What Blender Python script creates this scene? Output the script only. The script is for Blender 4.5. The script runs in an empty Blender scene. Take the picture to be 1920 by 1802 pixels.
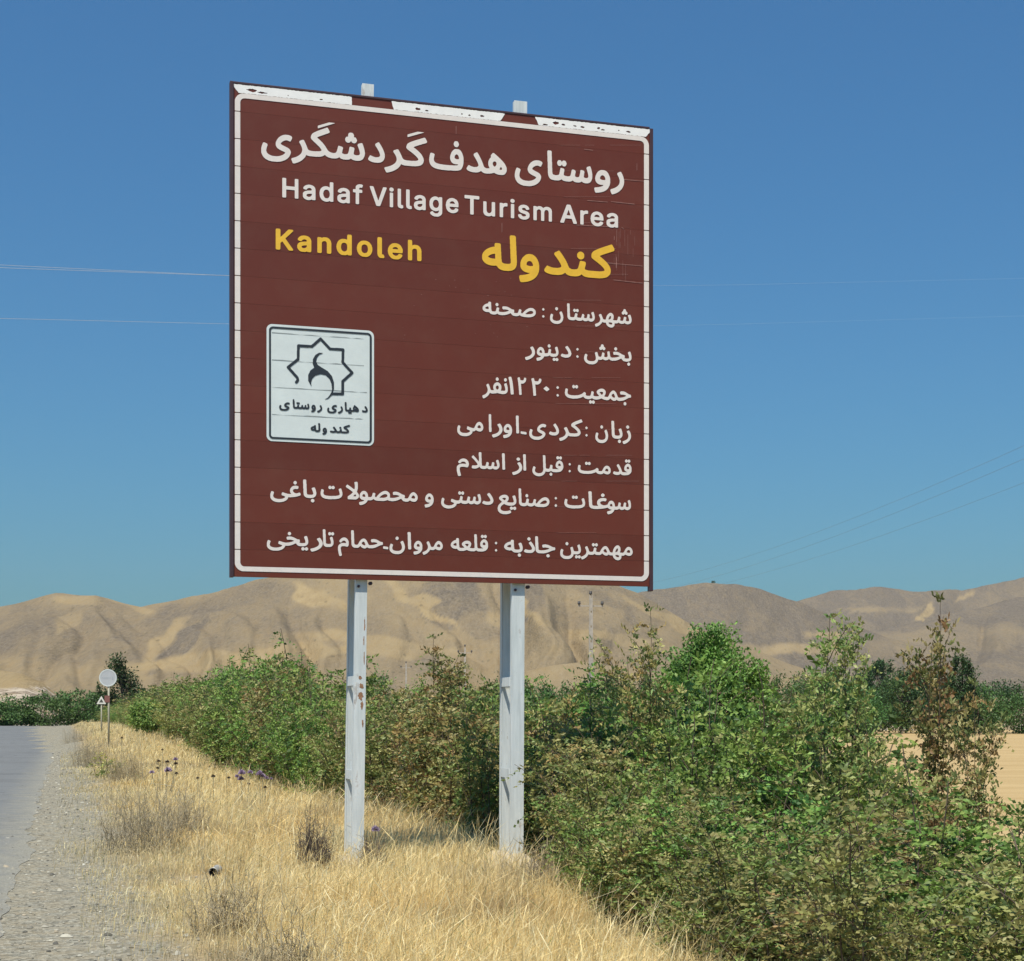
import bpy, math, random
import numpy as np
from mathutils import Vector, Matrix
R = math.radians
SC = bpy.context.scene
COL = SC.collection
random.seed(7)

# ------------------------------------------------------------------ camera
F = 3000.0            # focal length in photo pixels (photo 1920 x 1802)
CAMZ = 1.35
cam = bpy.data.cameras.new('camera')
cam.sensor_fit = 'HORIZONTAL'; cam.sensor_width = 36.0; cam.lens = F/1920*36
cam.shift_y = 439/1920; cam.clip_start = 0.1; cam.clip_end = 20000
cam_o = bpy.data.objects.new('camera', cam); COL.objects.link(cam_o)
cam_o.location = (0, 0, CAMZ); cam_o.rotation_euler = (R(90), 0, 0)
SC.camera = cam_o
# ------------------------------------------------------------------ light
SUN_EL, SUN_AZ = R(64), R(180+22)          # azimuth from +Y towards +X
w = bpy.data.worlds.new('World'); SC.world = w; w.use_nodes = True
nt = w.node_tree; bg = nt.nodes['Background']
sky = nt.nodes.new('ShaderNodeTexSky'); sky.sky_type = 'NISHITA'; sky.sun_disc = False
sky.sun_elevation = SUN_EL; sky.sun_rotation = SUN_AZ
sky.altitude = 0; sky.air_density = 1.5; sky.dust_density = 1.0; sky.ozone_density = 8.0
tn = nt.nodes.new('ShaderNodeMix'); tn.data_type = 'RGBA'; tn.blend_type = 'MULTIPLY'; tn.inputs[0].default_value = 1; tn.inputs[7].default_value = (.41, .76, .955, 1)
nt.links.new(sky.outputs[0], tn.inputs[6]); nt.links.new(tn.outputs[2], bg.inputs[0]); bg.inputs[1].default_value = 0.0895
sun = bpy.data.lights.new('sun', 'SUN'); sun.energy = 5.0; sun.angle = R(0.5); sun.color = (1, .94, .82)
sun_o = bpy.data.objects.new('sun', sun); COL.objects.link(sun_o)
D = Vector((math.sin(SUN_AZ)*math.cos(SUN_EL), math.cos(SUN_AZ)*math.cos(SUN_EL), math.sin(SUN_EL)))
sun_o.rotation_euler = D.to_track_quat('Z', 'Y').to_euler()
sun_o.location = (-10, -20, 40)
SC.view_settings.view_transform = 'Standard'; SC.view_settings.look = 'None'
SC.view_settings.gamma = 1; SC.view_settings.exposure = 0.2
SC.render.engine = 'CYCLES'; SC.cycles.max_bounces = 6; SC.cycles.transparent_max_bounces = 4
SC.cycles.volume_bounces = 0

# ------------------------------------------------------------------ helpers
def tag(o, label=None, cat=None, group=None, kind=None):
    if label: o['label'] = label
    if cat: o['category'] = cat
    if group: o['group'] = group
    if kind: o['kind'] = kind
    return o
def empty(name, loc=(0, 0, 0), rz=0.0):
    o = bpy.data.objects.new(name, None); COL.objects.link(o)
    o.location = loc; o.rotation_euler = (0, 0, rz); o.empty_display_size = .2
    return o
def link(name, me, m=None, parent=None, loc=None):
    o = bpy.data.objects.new(name, me); COL.objects.link(o)
    if m is not None and not me.materials: me.materials.append(m)
    if parent is not None: o.parent = parent
    if loc is not None: o.location = loc
    return o
def mesh_np(name, V, tris=None, quads=None, tint=None, smooth=False, corner=None):
    """fast mesh from arrays; tint = one colour per face (tris first)"""
    me = bpy.data.meshes.new(name)
    V = np.asarray(V, np.float32).reshape(-1, 3)
    T = np.zeros((0, 3), np.int32) if tris is None else np.asarray(tris, np.int32).reshape(-1, 3)
    Q = np.zeros((0, 4), np.int32) if quads is None else np.asarray(quads, np.int32).reshape(-1, 4)
    me.vertices.add(len(V)); me.vertices.foreach_set('co', V.ravel())
    nl = T.size + Q.size; me.loops.add(nl)
    me.loops.foreach_set('vertex_index', np.concatenate([T.ravel(), Q.ravel()]).astype(np.int32))
    st = np.concatenate([np.arange(len(T))*3, T.size + np.arange(len(Q))*4]).astype(np.int32)
    me.polygons.add(len(st)); me.polygons.foreach_set('loop_start', st)
    if smooth: me.polygons.foreach_set('use_smooth', np.ones(len(st), bool))
    me.update(calc_edges=True)
    if tint is not None:
        a = me.attributes.new('tint', 'FLOAT_COLOR', 'FACE')
        c = np.ones((len(st), 4), np.float32); c[:, :3] = tint
        a.data.foreach_set('color', c.ravel())
    return me
class MB:
    def __init__(s): s.v = []; s.f = []
    def add(s, vs, fs):
        n = len(s.v); s.v += [tuple(v) for v in vs]; s.f += [tuple(i+n for i in f) for f in fs]
    def box(s, x0, x1, y0, y1, z0, z1, M=None):
        vs = [Vector(p) for p in ((x0,y0,z0),(x1,y0,z0),(x1,y1,z0),(x0,y1,z0),(x0,y0,z1),(x1,y0,z1),(x1,y1,z1),(x0,y1,z1))]
        if M: vs = [M @ v for v in vs]
        s.add(vs, [(0,3,2,1),(4,5,6,7),(0,1,5,4),(1,2,6,5),(2,3,7,6),(3,0,4,7)])
    def tube(s, pts, rads, n=8, cap=True):
        pts = [Vector(p) for p in pts]; rings = []
        for i, p in enumerate(pts):
            d = (pts[min(i+1, len(pts)-1)] - pts[max(i-1, 0)]).normalized()
            a = d.cross(Vector((0, 0, 1)) if abs(d.z) < .9 else Vector((1, 0, 0))).normalized(); b = d.cross(a)
            rings.append([p + (a*math.cos(2*math.pi*k/n) + b*math.sin(2*math.pi*k/n))*rads[i] for k in range(n)])
        vs = [v for r in rings for v in r]; fs = []
        for i in range(len(pts)-1):
            for k in range(n):
                fs.append((i*n+k, i*n+(k+1) % n, (i+1)*n+(k+1) % n, (i+1)*n+k))
        if cap:
            fs.append(tuple(range(n-1, -1, -1))); fs.append(tuple((len(pts)-1)*n+k for k in range(n)))
        s.add(vs, fs)
    def build(s, name, m, parent=None, smooth=False, bevel=0.0, loc=None):
        me = bpy.data.meshes.new(name); me.from_pydata(s.v, [], s.f); me.update()
        import bmesh
        bm = bmesh.new(); bm.from_mesh(me); bmesh.ops.recalc_face_normals(bm, faces=bm.faces)
        if bevel: bmesh.ops.bevel(bm, geom=list(bm.edges), offset=bevel, segments=2, affect='EDGES', profile=.6)
        bm.to_mesh(me); bm.free()
        if smooth:
            for p in me.polygons: p.use_smooth = True
        return link(name, me, m, parent, loc)
def nmat(name):
    m = bpy.data.materials.new(name); m.use_nodes = True
    return m, m.node_tree, m.node_tree.nodes['Principled BSDF']
def N(nt, t, **k):
    n = nt.nodes.new(t)
    for a, b in k.items():
        if a.startswith('i_'): n.inputs[int(a[2:])].default_value = b
        else: setattr(n, a, b)
    return n
def noise(nt, scale, detail=5, rough=.6, vec=None, dist=0.0):
    n = nt.nodes.new('ShaderNodeTexNoise'); n.inputs['Scale'].default_value = scale
    n.inputs['Detail'].default_value = detail; n.inputs['Roughness'].default_value = rough
    n.inputs['Distortion'].default_value = dist
    if vec is not None: nt.links.new(vec, n.inputs['Vector'])
    return n.outputs['Fac']
def ramp(nt, fac, stops):
    r = nt.nodes.new('ShaderNodeValToRGB'); e = r.color_ramp.elements
    while len(e) < len(stops): e.new(.5)
    for x, (p, c) in zip(e, stops):
        x.position = p; x.color = (*c, 1) if len(c) == 3 else c
    nt.links.new(fac, r.inputs[0]); return r.outputs[0]
def mix(nt, f, a, b, mode='MIX'):
    n = nt.nodes.new('ShaderNodeMix'); n.data_type = 'RGBA'; n.blend_type = mode
    for s_, v in ((n.inputs[0], f), (n.inputs[6], a), (n.inputs[7], b)):
        if isinstance(v, (int, float)): s_.default_value = v
        elif isinstance(v, tuple): s_.default_value = (*v[:3], 1)
        else: nt.links.new(v, s_)
    return n.outputs[2]
def math_(nt, op, a, b=None, clamp=False):
    n = nt.nodes.new('ShaderNodeMath'); n.operation = op; n.use_clamp = clamp
    for s_, v in ((n.inputs[0], a), (n.inputs[1], b)):
        if v is None: continue
        if isinstance(v, (int, float)): s_.default_value = v
        else: nt.links.new(v, s_)
    return n.outputs[0]
def bump(nt, h, strength, dist, p):
    b = nt.nodes.new('ShaderNodeBump'); b.inputs['Strength'].default_value = strength; b.inputs['Distance'].default_value = dist
    nt.links.new(h, b.inputs['Height']); nt.links.new(b.outputs[0], p.inputs['Normal'])
def objco(nt): return nt.nodes.new('ShaderNodeTexCoord').outputs['Object']
def simple(name, col, rough=.6, var=.12, scale=8, metallic=0.0, spec=.5):
    m, nt, p = nmat(name); c = objco(nt)
    f = noise(nt, scale, 5, .65, c)
    a = tuple(max(0, x*(1-var)) for x in col); b = tuple(min(1, x*(1+var)) for x in col)
    nt.links.new(ramp(nt, f, [(.3, a), (.7, b)]), p.inputs['Base Color'])
    p.inputs['Roughness'].default_value = rough; p.inputs['Metallic'].default_value = metallic
    p.inputs['Specular IOR Level'].default_value = spec
    return m
def leafmat(name, trans=.3, rough=.55, spec=.3, hue=0.0):
    m, nt, p = nmat(name)
    at = N(nt, 'ShaderNodeAttribute', attribute_name='tint')
    col = at.outputs['Color']
    if hue:
        oi = nt.nodes.new('ShaderNodeObjectInfo')
        hs = nt.nodes.new('ShaderNodeHueSaturation')
        h = math_(nt, 'ADD', math_(nt, 'MULTIPLY', math_(nt, 'SUBTRACT', oi.outputs['Random'], .5), hue), .5)
        nt.links.new(h, hs.inputs['Hue']); nt.links.new(col, hs.inputs['Color'])
        v = math_(nt, 'ADD', math_(nt, 'MULTIPLY', oi.outputs['Random'], .35), .82)
        nt.links.new(v, hs.inputs['Value']); col = hs.outputs[0]
    nt.links.new(col, p.inputs['Base Color'])
    p.inputs['Roughness'].default_value = rough; p.inputs['Specular IOR Level'].default_value = spec
    if trans:
        t = nt.nodes.new('ShaderNodeBsdfTranslucent'); nt.links.new(col, t.inputs[0])
        mx = nt.nodes.new('ShaderNodeMixShader'); mx.inputs[0].default_value = trans
        out = nt.nodes['Material Output']
        nt.links.new(p.outputs[0], mx.inputs[1]); nt.links.new(t.outputs[0], mx.inputs[2]); nt.links.new(mx.outputs[0], out.inputs[0])
    return m

# ------------------------------------------------------------------ layout
YAW = math.atan2(840, 3000)                   # the road runs to the left of the view
RD = np.array([-math.sin(YAW), math.cos(YAW)])   # along the road
RN = np.array([math.cos(YAW), math.sin(YAW)])    # to the right of the road
def st(s, t): return RN[0]*s + RD[0]*t, RN[1]*s + RD[1]*t
def s_of(x, y): return RN[0]*x + RN[1]*y
def sstep(a, b, x):
    x = np.clip((x-a)/(b-a), 0, 1); return x*x*(3-2*x)
# cheap smooth value noise in 2-D
_rng = np.random.RandomState(3); _tab = _rng.rand(256, 256)
def vnoise(x, y):
    x = np.asarray(x, float); y = np.asarray(y, float)
    xi = np.floor(x).astype(int); yi = np.floor(y).astype(int); fx = x-xi; fy = y-yi
    fx = fx*fx*(3-2*fx); fy = fy*fy*(3-2*fy); g = lambda i, j: _tab[i & 255, j & 255]
    return (g(xi, yi)*(1-fx)+g(xi+1, yi)*fx)*(1-fy) + (g(xi, yi+1)*(1-fx)+g(xi+1, yi+1)*fx)*fy
def fbm(x, y, o=4):
    r = 0; a = .5
    for k in range(o):
        r = r + a*vnoise(np.asarray(x)*2**k+17*k, np.asarray(y)*2**k+31*k); a *= .5
    return r
def gz(x, y):
    """height of the ground"""
    x = np.asarray(x, float); y = np.asarray(y, float); s = s_of(x, y)
    z = -0.73*sstep(3.6, 8.0, s) + .06*sstep(.4, 1.6, s)*(1-sstep(2.6, 3.8, s)) - .25*sstep(-8.2, -10.5, s)
    z = z + .55*sstep(38, 72, y)*(1-sstep(150, 200, y))*sstep(.2, 1.8, s)*(1-sstep(4.5, 8.0, s))
    z = z - .17*sstep(.7, 2.2, s) + (fbm(x*.7, y*.7, 3)-.45)*.10*sstep(.3, 1.2, s)*(1-sstep(60, 200, np.hypot(x, y)))
    return z
def P(px, py, Y): return Vector(((px-960)/F*Y, Y, CAMZ+(1340-py)/F*Y))

# ------------------------------------------------------------------ setting: ground, road, gravel
def build_ground():
    ys = np.concatenate([np.arange(-30, 4, 2.0), np.arange(4, 30, .35), np.geomspace(30, 9000, 110)])
    xh = np.concatenate([np.arange(0, 16, .35), np.geomspace(16, 7000, 70)])
    xs = np.concatenate([-xh[::-1][:-1], xh])
    X, Y = np.meshgrid(xs, ys); Z = gz(X, Y)
    V = np.stack([X, Y, Z], -1).reshape(-1, 3); nx = len(xs)
    i = np.arange(len(ys)-1)[:, None]*nx + np.arange(nx-1)[None]
    Q = np.stack([i, i+1, i+1+nx, i+nx], -1).reshape(-1, 4)
    m, nt, p = nmat('ground'); geo = nt.nodes.new('ShaderNodeNewGeometry'); pos = geo.outputs['Position']
    dp = N(nt, 'ShaderNodeVectorMath', operation='DOT_PRODUCT'); dp.inputs[1].default_value = (RN[0], RN[1], 0); nt.links.new(pos, dp.inputs[0])
    sv = dp.outputs['Value']
    wob = noise(nt, .9, 4, .6, pos)
    sw = math_(nt, 'ADD', sv, math_(nt, 'MULTIPLY', math_(nt, 'SUBTRACT', wob, .5), 1.3))
    # gravel
    fine = noise(nt, 42, 6, .75, pos); med = noise(nt, 6, 5, .6, pos)
    vor = N(nt, 'ShaderNodeTexVoronoi'); vor.inputs['Scale'].default_value = 34; nt.links.new(pos, vor.inputs['Vector'])
    g1 = ramp(nt, fine, [(.25, (.125, .115, .085)), (.5, (.235, .222, .175)), (.75, (.40, .38, .32))])
    bw = nt.nodes.new('ShaderNodeRGBToBW'); nt.links.new(vor.outputs['Color'], bw.inputs[0]); g2 = mix(nt, .6, g1, bw.outputs[0], 'OVERLAY'); 
    hs = nt.nodes.new('ShaderNodeHueSaturation'); hs.inputs['Saturation'].default_value = 1.0; nt.links.new(g2, hs.inputs['Color'])
    grav = mix(nt, ramp(nt, med, [(.4, (0, 0, 0)), (.62, (1, 1, 1))]), hs.outputs[0], mix(nt, .5, hs.outputs[0], (.33, .275, .18)))
    # straw litter soil under the grass
    sf = noise(nt, 25, 6, .7, pos); sm = noise(nt, 1.7, 4, .6, pos)
    straw = mix(nt, sm, ramp(nt, sf, [(.3, (.26, .19, .09)), (.55, (.48, .36, .18)), (.75, (.62, .49, .27))]), ramp(nt, sf, [(.3, (.16, .12, .07)), (.7, (.43, .33, .19))]))
    # stubble field beyond the hedge
    sc_ = N(nt, 'ShaderNodeVectorMath', operation='MULTIPLY'); sc_.inputs[1].default_value = (.05, .5, 1); nt.links.new(pos, sc_.inputs[0])
    ff = noise(nt, 1.0, 6, .65, sc_.outputs[0]); fl = noise(nt, .012, 4, .6, pos)
    field = mix(nt, fl, ramp(nt, ff, [(.3, (.36, .25, .115)), (.7, (.52, .38, .19))]), ramp(nt, ff, [(.3, (.42, .29, .13)), (.7, (.50, .36, .18))]))
    f1 = ramp(nt, math_(nt, 'ADD', math_(nt, 'MULTIPLY', sw, .5), .2), [(.42, (0, 0, 0)), (.68, (1, 1, 1))])
    f2 = ramp(nt, math_(nt, 'MULTIPLY', sw, .05), [(.30, (0, 0, 0)), (.40, (1, 1, 1))])
    lf = ramp(nt, math_(nt, 'ADD', math_(nt, 'MULTIPLY', sw, .1), 1), [(.0, (1, 1, 1)), (.16, (0, 0, 0))])
    c = mix(nt, f1, grav, straw); c = mix(nt, f2, c, field); c = mix(nt, lf, c, straw)
    nt.links.new(c, p.inputs['Base Color']); p.inputs['Roughness'].default_value = .95; p.inputs['Specular IOR Level'].default_value = .15
    hh = math_(nt, 'ADD', math_(nt, 'MULTIPLY', fine, .6), vor.outputs['Distance'])
    bump(nt, hh, .7, .02, p)
    o = link('ground', mesh_np('ground', V, quads=Q, smooth=True), m); tag(o, kind='structure')
    # road
    ts = np.concatenate([np.arange(-20, 40, .25), np.arange(40, 420, 3.0)])
    edge = -.36 + .22*(fbm(ts*.9, ts*0+3, 4)-.47) + .10*(vnoise(ts*3.1, ts*0)-.5)
    bend = -np.where(ts > 150, (ts-150)**2*.0016, 0)
    rows = []
    for frac in (0, .08, .3, .6, 1):
        s = edge + (-7.6-edge)*frac + bend
        x = RN[0]*s + RD[0]*ts; y = RN[1]*s + RD[1]*ts
        rows.append(np.stack([x, y, np.full_like(x, .012 if frac else .004) + .0*x + .03*math.sin(math.pi*frac)], -1))
    V = np.stack(rows, 1).reshape(-1, 3); i = (np.arange(len(ts)-1)*5)[:, None] + np.arange(4)[None]
    Q = np.stack([i, i+5, i+6, i+1], -1).reshape(-1, 4)
    m, nt, p = nmat('asphalt'); pos = nt.nodes.new('ShaderNodeNewGeometry').outputs['Position']
    a = noise(nt, 60, 5, .8, pos); b = noise(nt, 1.2, 5, .6, pos)
    c = mix(nt, b, ramp(nt, a, [(.3, (.085, .088, .086)), (.7, (.19, .195, .19))]), ramp(nt, a, [(.3, (.11, .112, .108)), (.7, (.23, .232, .222))]))
    vc = N(nt, 'ShaderNodeTexVoronoi', feature='DISTANCE_TO_EDGE'); vc.inputs['Scale'].default_value = .55; vw = N(nt, 'ShaderNodeVectorMath', operation='ADD'); nt.links.new(pos, vw.inputs[0])
    vn = nt.nodes.new('ShaderNodeTexNoise'); vn.inputs['Scale'].default_value = 1.5; vn.inputs['Detail'].default_value = 5; nt.links.new(pos, vn.inputs['Vector']); nt.links.new(vn.outputs['Color'], vw.inputs[1]); nt.links.new(vw.outputs[0], vc.inputs['Vector'])
    c = mix(nt, math_(nt, 'MULTIPLY', ramp(nt, vc.outputs['Distance'], [(.004, (1, 1, 1)), (.02, (0, 0, 0))]), .6), c, (.05, .05, .048))
    c = mix(nt, ramp(nt, noise(nt, .35, 4, .6, pos), [(.50, (0, 0, 0)), (.56, (.5, .5, .5))]), c, (.12, .12, .115))
    dp = N(nt, 'ShaderNodeVectorMath', operation='DOT_PRODUCT'); dp.inputs[1].default_value = (RN[0], RN[1], 0); nt.links.new(pos, dp.inputs[0])
    e = math_(nt, 'ADD', dp.outputs['Value'], math_(nt, 'MULTIPLY', math_(nt, 'SUBTRACT', noise(nt, 2.5, 6, .75, pos), .5), 1.6))
    e = math_(nt, 'ADD', math_(nt, 'MULTIPLY', e, .5), 1.0)
    grit = ramp(nt, noise(nt, 42, 6, .75, pos), [(.25, (.125, .115, .085)), (.5, (.235, .222, .175)), (.75, (.40, .38, .32))])
    c = mix(nt, ramp(nt, e, [(.52, (0, 0, 0)), (.82, (1, 1, 1))]), c, grit)
    nt.links.new(c, p.inputs['Base Color']); p.inputs['Roughness'].default_value = .8; bump(nt, a, .5, .01, p)
    o = link('road', mesh_np('road', V, quads=Q, smooth=True), m); tag(o, kind='structure')
build_ground()

# ------------------------------------------------------------------ setting: hills
def build_hills():
    def crest(pts):
        pts = np.array(pts, float); return lambda px: np.interp(px, pts[:, 0], pts[:, 1])
    main = crest([(-900,1150),(-300,1120),(-120,1150),(0,1135),(60,1121),(105,1112),(150,1116),(180,1115),(215,1124),(265,1138),(330,1128),(400,1112),(440,1098),(480,1086),(560,1074),(680,1060),(800,1052),(920,1058),(1020,1070),(1110,1088),(1165,1103),(1200,1118),(1250,1145),(1310,1176),(1400,1214),(1480,1245),(1600,1285),(1800,1330),(3000,1345)])
    sec = crest([(600,1320),(900,1220),(1060,1150),(1150,1122),(1225,1105),(1290,1095),(1340,1092),(1390,1096),(1450,1114),(1500,1128),(1560,1155),(1640,1185),(1800,1240),(2200,1310),(3000,1345)])
    third = crest([(-900,1300),(1000,1220),(1300,1180),(1440,1145),(1500,1127),(1560,1108),(1640,1100),(1700,1107),(1800,1105),(1860,1095),(1920,1082),(2100,1050),(2500,1030),(3000,1080)])
    right = crest([(1300,1330),(1400,1270),(1480,1222),(1560,1196),(1600,1190),(1660,1180),(1710,1166),(1770,1150),(1850,1135),(1920,1120),(2100,1085),(2500,1060),(3000,1110)])
    mound = crest([(-900,1200),(-300,1225),(-60,1246),(0,1256),(40,1262),(80,1280),(110,1302),(150,1325),(220,1345),(3000,1349)])
    low = crest([(-900,1345),(880,1345),(960,1262),(1040,1246),(1100,1240),(1180,1252),(1260,1262),(1400,1262),(1560,1280),(1700,1345),(3000,1345)])
    L = [(main, 1500, 900, 700), (sec, 2300, 900, 700), (third, 3300, 1100, 900), (right, 2700, 1250, 300), (mound, 300, 110, 90), (low, 820, 200, 160)]
    pxs = np.linspace(-900, 2900, 860)
    Ys = np.unique(np.concatenate([np.linspace(180, 420, 40), np.linspace(420, 1800, 200), np.linspace(1800, 4300, 130)]))
    PX, Y = np.meshgrid(pxs, Ys); X = (PX-960)/F*Y
    Z = np.full_like(X, -3.0)
    for k, (fn, yc, wf, wb) in enumerate(L):
        ycv = yc*(1 + .10*(fbm(PX/260+9*k, PX*0+k, 3)-.45))
        E = (1340-fn(PX))/F*ycv + CAMZ
        t = (Y-ycv)
        up = np.clip(1+t/wf, 0, 1); dn = np.clip(1-t/wb, 0, 1)
        prof = np.where(t < 0, up**1.25*(1.0), dn*dn*(3-2*dn))
        # gullies running down the slope: ridged noise mostly across the view, warped downhill
        warp = fbm(PX/300+5*k, Y/500, 3)*2.2
        g = 1-abs(2*fbm(PX/170 + warp + 11*k, Y/1400+k, 3)/.94-1)
        g2 = 1-abs(2*fbm(PX/60 + warp*1.5 + 7*k, Y/500+k, 3)/.94-1)
        mid = np.clip(up*(1-up)*4, 0, 1)*np.where(t < 0, 1, 0)
        g3 = 1-abs(2*fbm(PX/24 + warp*2.5 + 3*k, Y/260+k, 3)/.94-1)
        prof = prof - mid*(g*g*.19 + g2*.06 + g3*.022) + mid*.07
        Z = np.maximum(Z, E*np.clip(prof, 0, 1.0) - 3*(1-np.clip(prof*6, 0, 1)))
    Z += (fbm(X/60, Y/60, 4)-.47)*np.clip((Z+1)/25, 0, 1)*7*(Y/1500)
    PYv = 1340-(Z-CAMZ)/Y*F
    # plant cover: grey scrub (1) against golden dry grass (0)
    cov = np.full_like(X, .46)
    def blob(cx, cy, rx, ry, val, rot=0.0, ymin=0, ymax=1e9, soft=.6):
        nonlocal cov
        c, s = math.cos(R(rot)), math.sin(R(rot))
        dx = PX-cx+ (vnoise(PX/40+cx, PYv/25)-.5)*40; dy = PYv-cy + (vnoise(PX/45, PYv/22+cy)-.5)*22
        u = (dx*c+dy*s)/rx; v = (-dx*s+dy*c)/ry
        wgt = np.clip((1-(u*u+v*v))/soft, 0, 1); wgt = wgt*wgt*(3-2*wgt); wgt = wgt*((Y > ymin) & (Y < ymax))
        cov = cov*(1-wgt) + val*wgt
    m_ = dict(ymin=700, ymax=1720)
    blob(80, 1190, 240, 60, .72, 5, **m_); blob(200, 1215, 170, 40, .6, 0, **m_); blob(150, 1128, 60, 12, .15, 5, **m_)
    blob(230, 1128, 60, 12, .1, 15, **m_); blob(130, 1165, 40, 22, .25, -30, **m_)
    blob(430, 1140, 190, 45, .75, -12, **m_); blob(450, 1185, 130, 40, .62, -10, **m_); blob(540, 1160, 90, 35, .7, 0, **m_)
    blob(335, 1212, 95, 17, .98, -42, **m_, soft=.35); blob(300, 1205, 80, 9, .05, -46, **m_, soft=.8)
    blob(480, 1235, 320, 22, .12, -5, **m_); blob(600, 1122, 80, 16, .05, 25, **m_); blob(640, 1140, 40, 10, .1, 45, **m_)
    blob(660, 1175, 110, 40, .62, 10, **m_); blob(840, 1125, 75, 55, .85, 35, **m_, soft=.4); blob(790, 1130, 120, 12, .08, 33, **m_)
    blob(720, 1210, 180, 18, .15, 8, **m_); blob(930, 1160, 30, 18, .2, 0, **m_); blob(900, 1175, 60, 25, .7, 20, **m_)
    blob(985, 1125, 45, 45, .85, 30, **m_, soft=.4); blob(1030, 1160, 90, 10, .05, 30, **m_); blob(1085, 1170, 110, 22, .6, 22, **m_)
    blob(1150, 1135, 100, 12, .7, 27, **m_); blob(1230, 1150, 110, 9, .05, 28, **m_); blob(1170, 1200, 150, 12, .2, 8, **m_); blob(1190, 1190, 70, 8, .5, 10, **m_)
    cov = np.where(Y > 1760, .95, cov); blob(1560, 1185, 60, 8, .1, 5, ymin=1760); blob(1650, 1140, 120, 6, .55, 0, ymin=1760)
    blob(1735, 1150, 26, 7, -.6, -48, ymin=1760, soft=.9); blob(1716, 1162, 12, 4, -.6, 0, ymin=1760, soft=.9); blob(1815, 1125, 30, 4, .2, -25, ymin=1760)
    blob(1500, 1215, 120, 14, .3, 0, ymin=1760); blob(1800, 1200, 200, 30, .7, -5, ymin=1760)
    cov = np.where((Y < 430), .05, cov)
    rock = ((Y < 430) & (PYv > 1288)).astype(float)*np.clip((PX+400)/300, 0, 1)*.8
    V = np.stack([X, Y, Z], -1).reshape(-1, 3); nx = len(pxs)
    i = np.arange(len(Ys)-1)[:, None]*nx + np.arange(nx-1)[None]
    me = mesh_np('hills', V, quads=np.stack([i, i+1, i+1+nx, i+nx], -1).reshape(-1, 4), smooth=True)
    for nme, arr in (('cover', cov), ('rock', rock)):
        a = me.attributes.new(nme, 'FLOAT', 'POINT'); a.data.foreach_set('value', arr.ravel().astype(np.float32))
    m, nt, p = nmat('hills'); pos = nt.nodes.new('ShaderNodeNewGeometry').outputs['Position']
    cv = N(nt, 'ShaderNodeAttribute', attribute_name='cover').outputs['Fac']; rk = N(nt, 'ShaderNodeAttribute', attribute_name='rock').outputs['Fac']
    dn_ = N(nt, 'ShaderNodeVectorMath', operation='MULTIPLY'); dn_.inputs[1].default_value = (1, .2, .7); nt.links.new(pos, dn_.inputs[0]); dpos = dn_.outputs[0]
    n1 = noise(nt, .014, 7, .66, dpos, .6); n2 = noise(nt, .11, 7, .74, dpos); n3 = noise(nt, .5, 5, .75, dpos)
    f = math_(nt, 'ADD', cv, math_(nt, 'MULTIPLY', math_(nt, 'SUBTRACT', n1, .5), 1.3))
    f = math_(nt, 'ADD', f, math_(nt, 'MULTIPLY', math_(nt, 'SUBTRACT', n2, .5), 1.2), True)
    gold = ramp(nt, n2, [(.3, (.275, .198, .098)), (.7, (.41, .31, .165))])
    grey = ramp(nt, n3, [(.28, (.085, .068, .048)), (.5, (.152, .124, .091)), (.75, (.24, .20, .15))])
    c = mix(nt, math_(nt, 'ADD', math_(nt, 'MULTIPLY', f, .93), .04), gold, grey)
    vor = N(nt, 'ShaderNodeTexVoronoi'); vor.inputs['Scale'].default_value = .12; nt.links.new(dpos, vor.inputs['Vector'])
    dots = ramp(nt, math_(nt, 'ADD', vor.outputs['Distance'], math_(nt, 'MULTIPLY', n2, .25)), [(.22, (1, 1, 1)), (.30, (0, 0, 0))])
    c = mix(nt, math_(nt, 'MULTIPLY', dots, math_(nt, 'MULTIPLY', n1, .7)), c, (.075, .07, .045))
    rn = ramp(nt, noise(nt, .35, 6, .75, pos), [(.42, (.16, .12, .09)), (.5, (.45, .38, .30)), (.62, (.58, .50, .40))])
    c = mix(nt, math_(nt, 'MULTIPLY', rk, ramp(nt, noise(nt, .12, 4, .6, pos), [(.42, (0, 0, 0)), (.55, (1, 1, 1))])), c, rn)
    nt.links.new(c, p.inputs['Base Color']); p.inputs['Roughness'].default_value = 1; p.inputs['Specular IOR Level'].default_value = .05
    bump(nt, math_(nt, 'ADD', n2, math_(nt, 'MULTIPLY', n3, .3)), .6, 5.0, p)
    tag(link('hills', me, m), kind='structure')
build_hills()

# ------------------------------------------------------------------ the big sign
DL = 14.706; DR = DL*1.0793
SL = np.array([(431-960)/F*DL, DL]); SR = np.array([(1224-960)/F*DR, DR])
SW = float(np.linalg.norm(SR-SL)); U = (SR-SL)/SW; NB = np.array([-U[1], U[0]])   # NB points behind the sign
ZT = CAMZ + (1340-156)/F*DL; ZB = CAMZ + (1340-1081)/F*DL; SH = ZT-ZB
SIGN_RZ = math.atan2(U[1], U[0])
def uv(px, py):
    """photo pixel -> point on the sign face (u from its left edge, v from its foot)"""
    k = (px-960)/F
    # ray (k*Y, Y) meets SL + u*U
    A = np.array([[U[0], -k], [U[1], -1.0]]); b = -SL
    u, Y = np.linalg.solve(A, b)
    return float(u), float(CAMZ + (1340-py)/F*Y)
ROAD_SIGN = empty('road_sign', (SL[0], SL[1], 0), SIGN_RZ)
tag(ROAD_SIGN, 'large brown village sign with white and yellow lettering on two pale steel posts', 'road sign')
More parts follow.
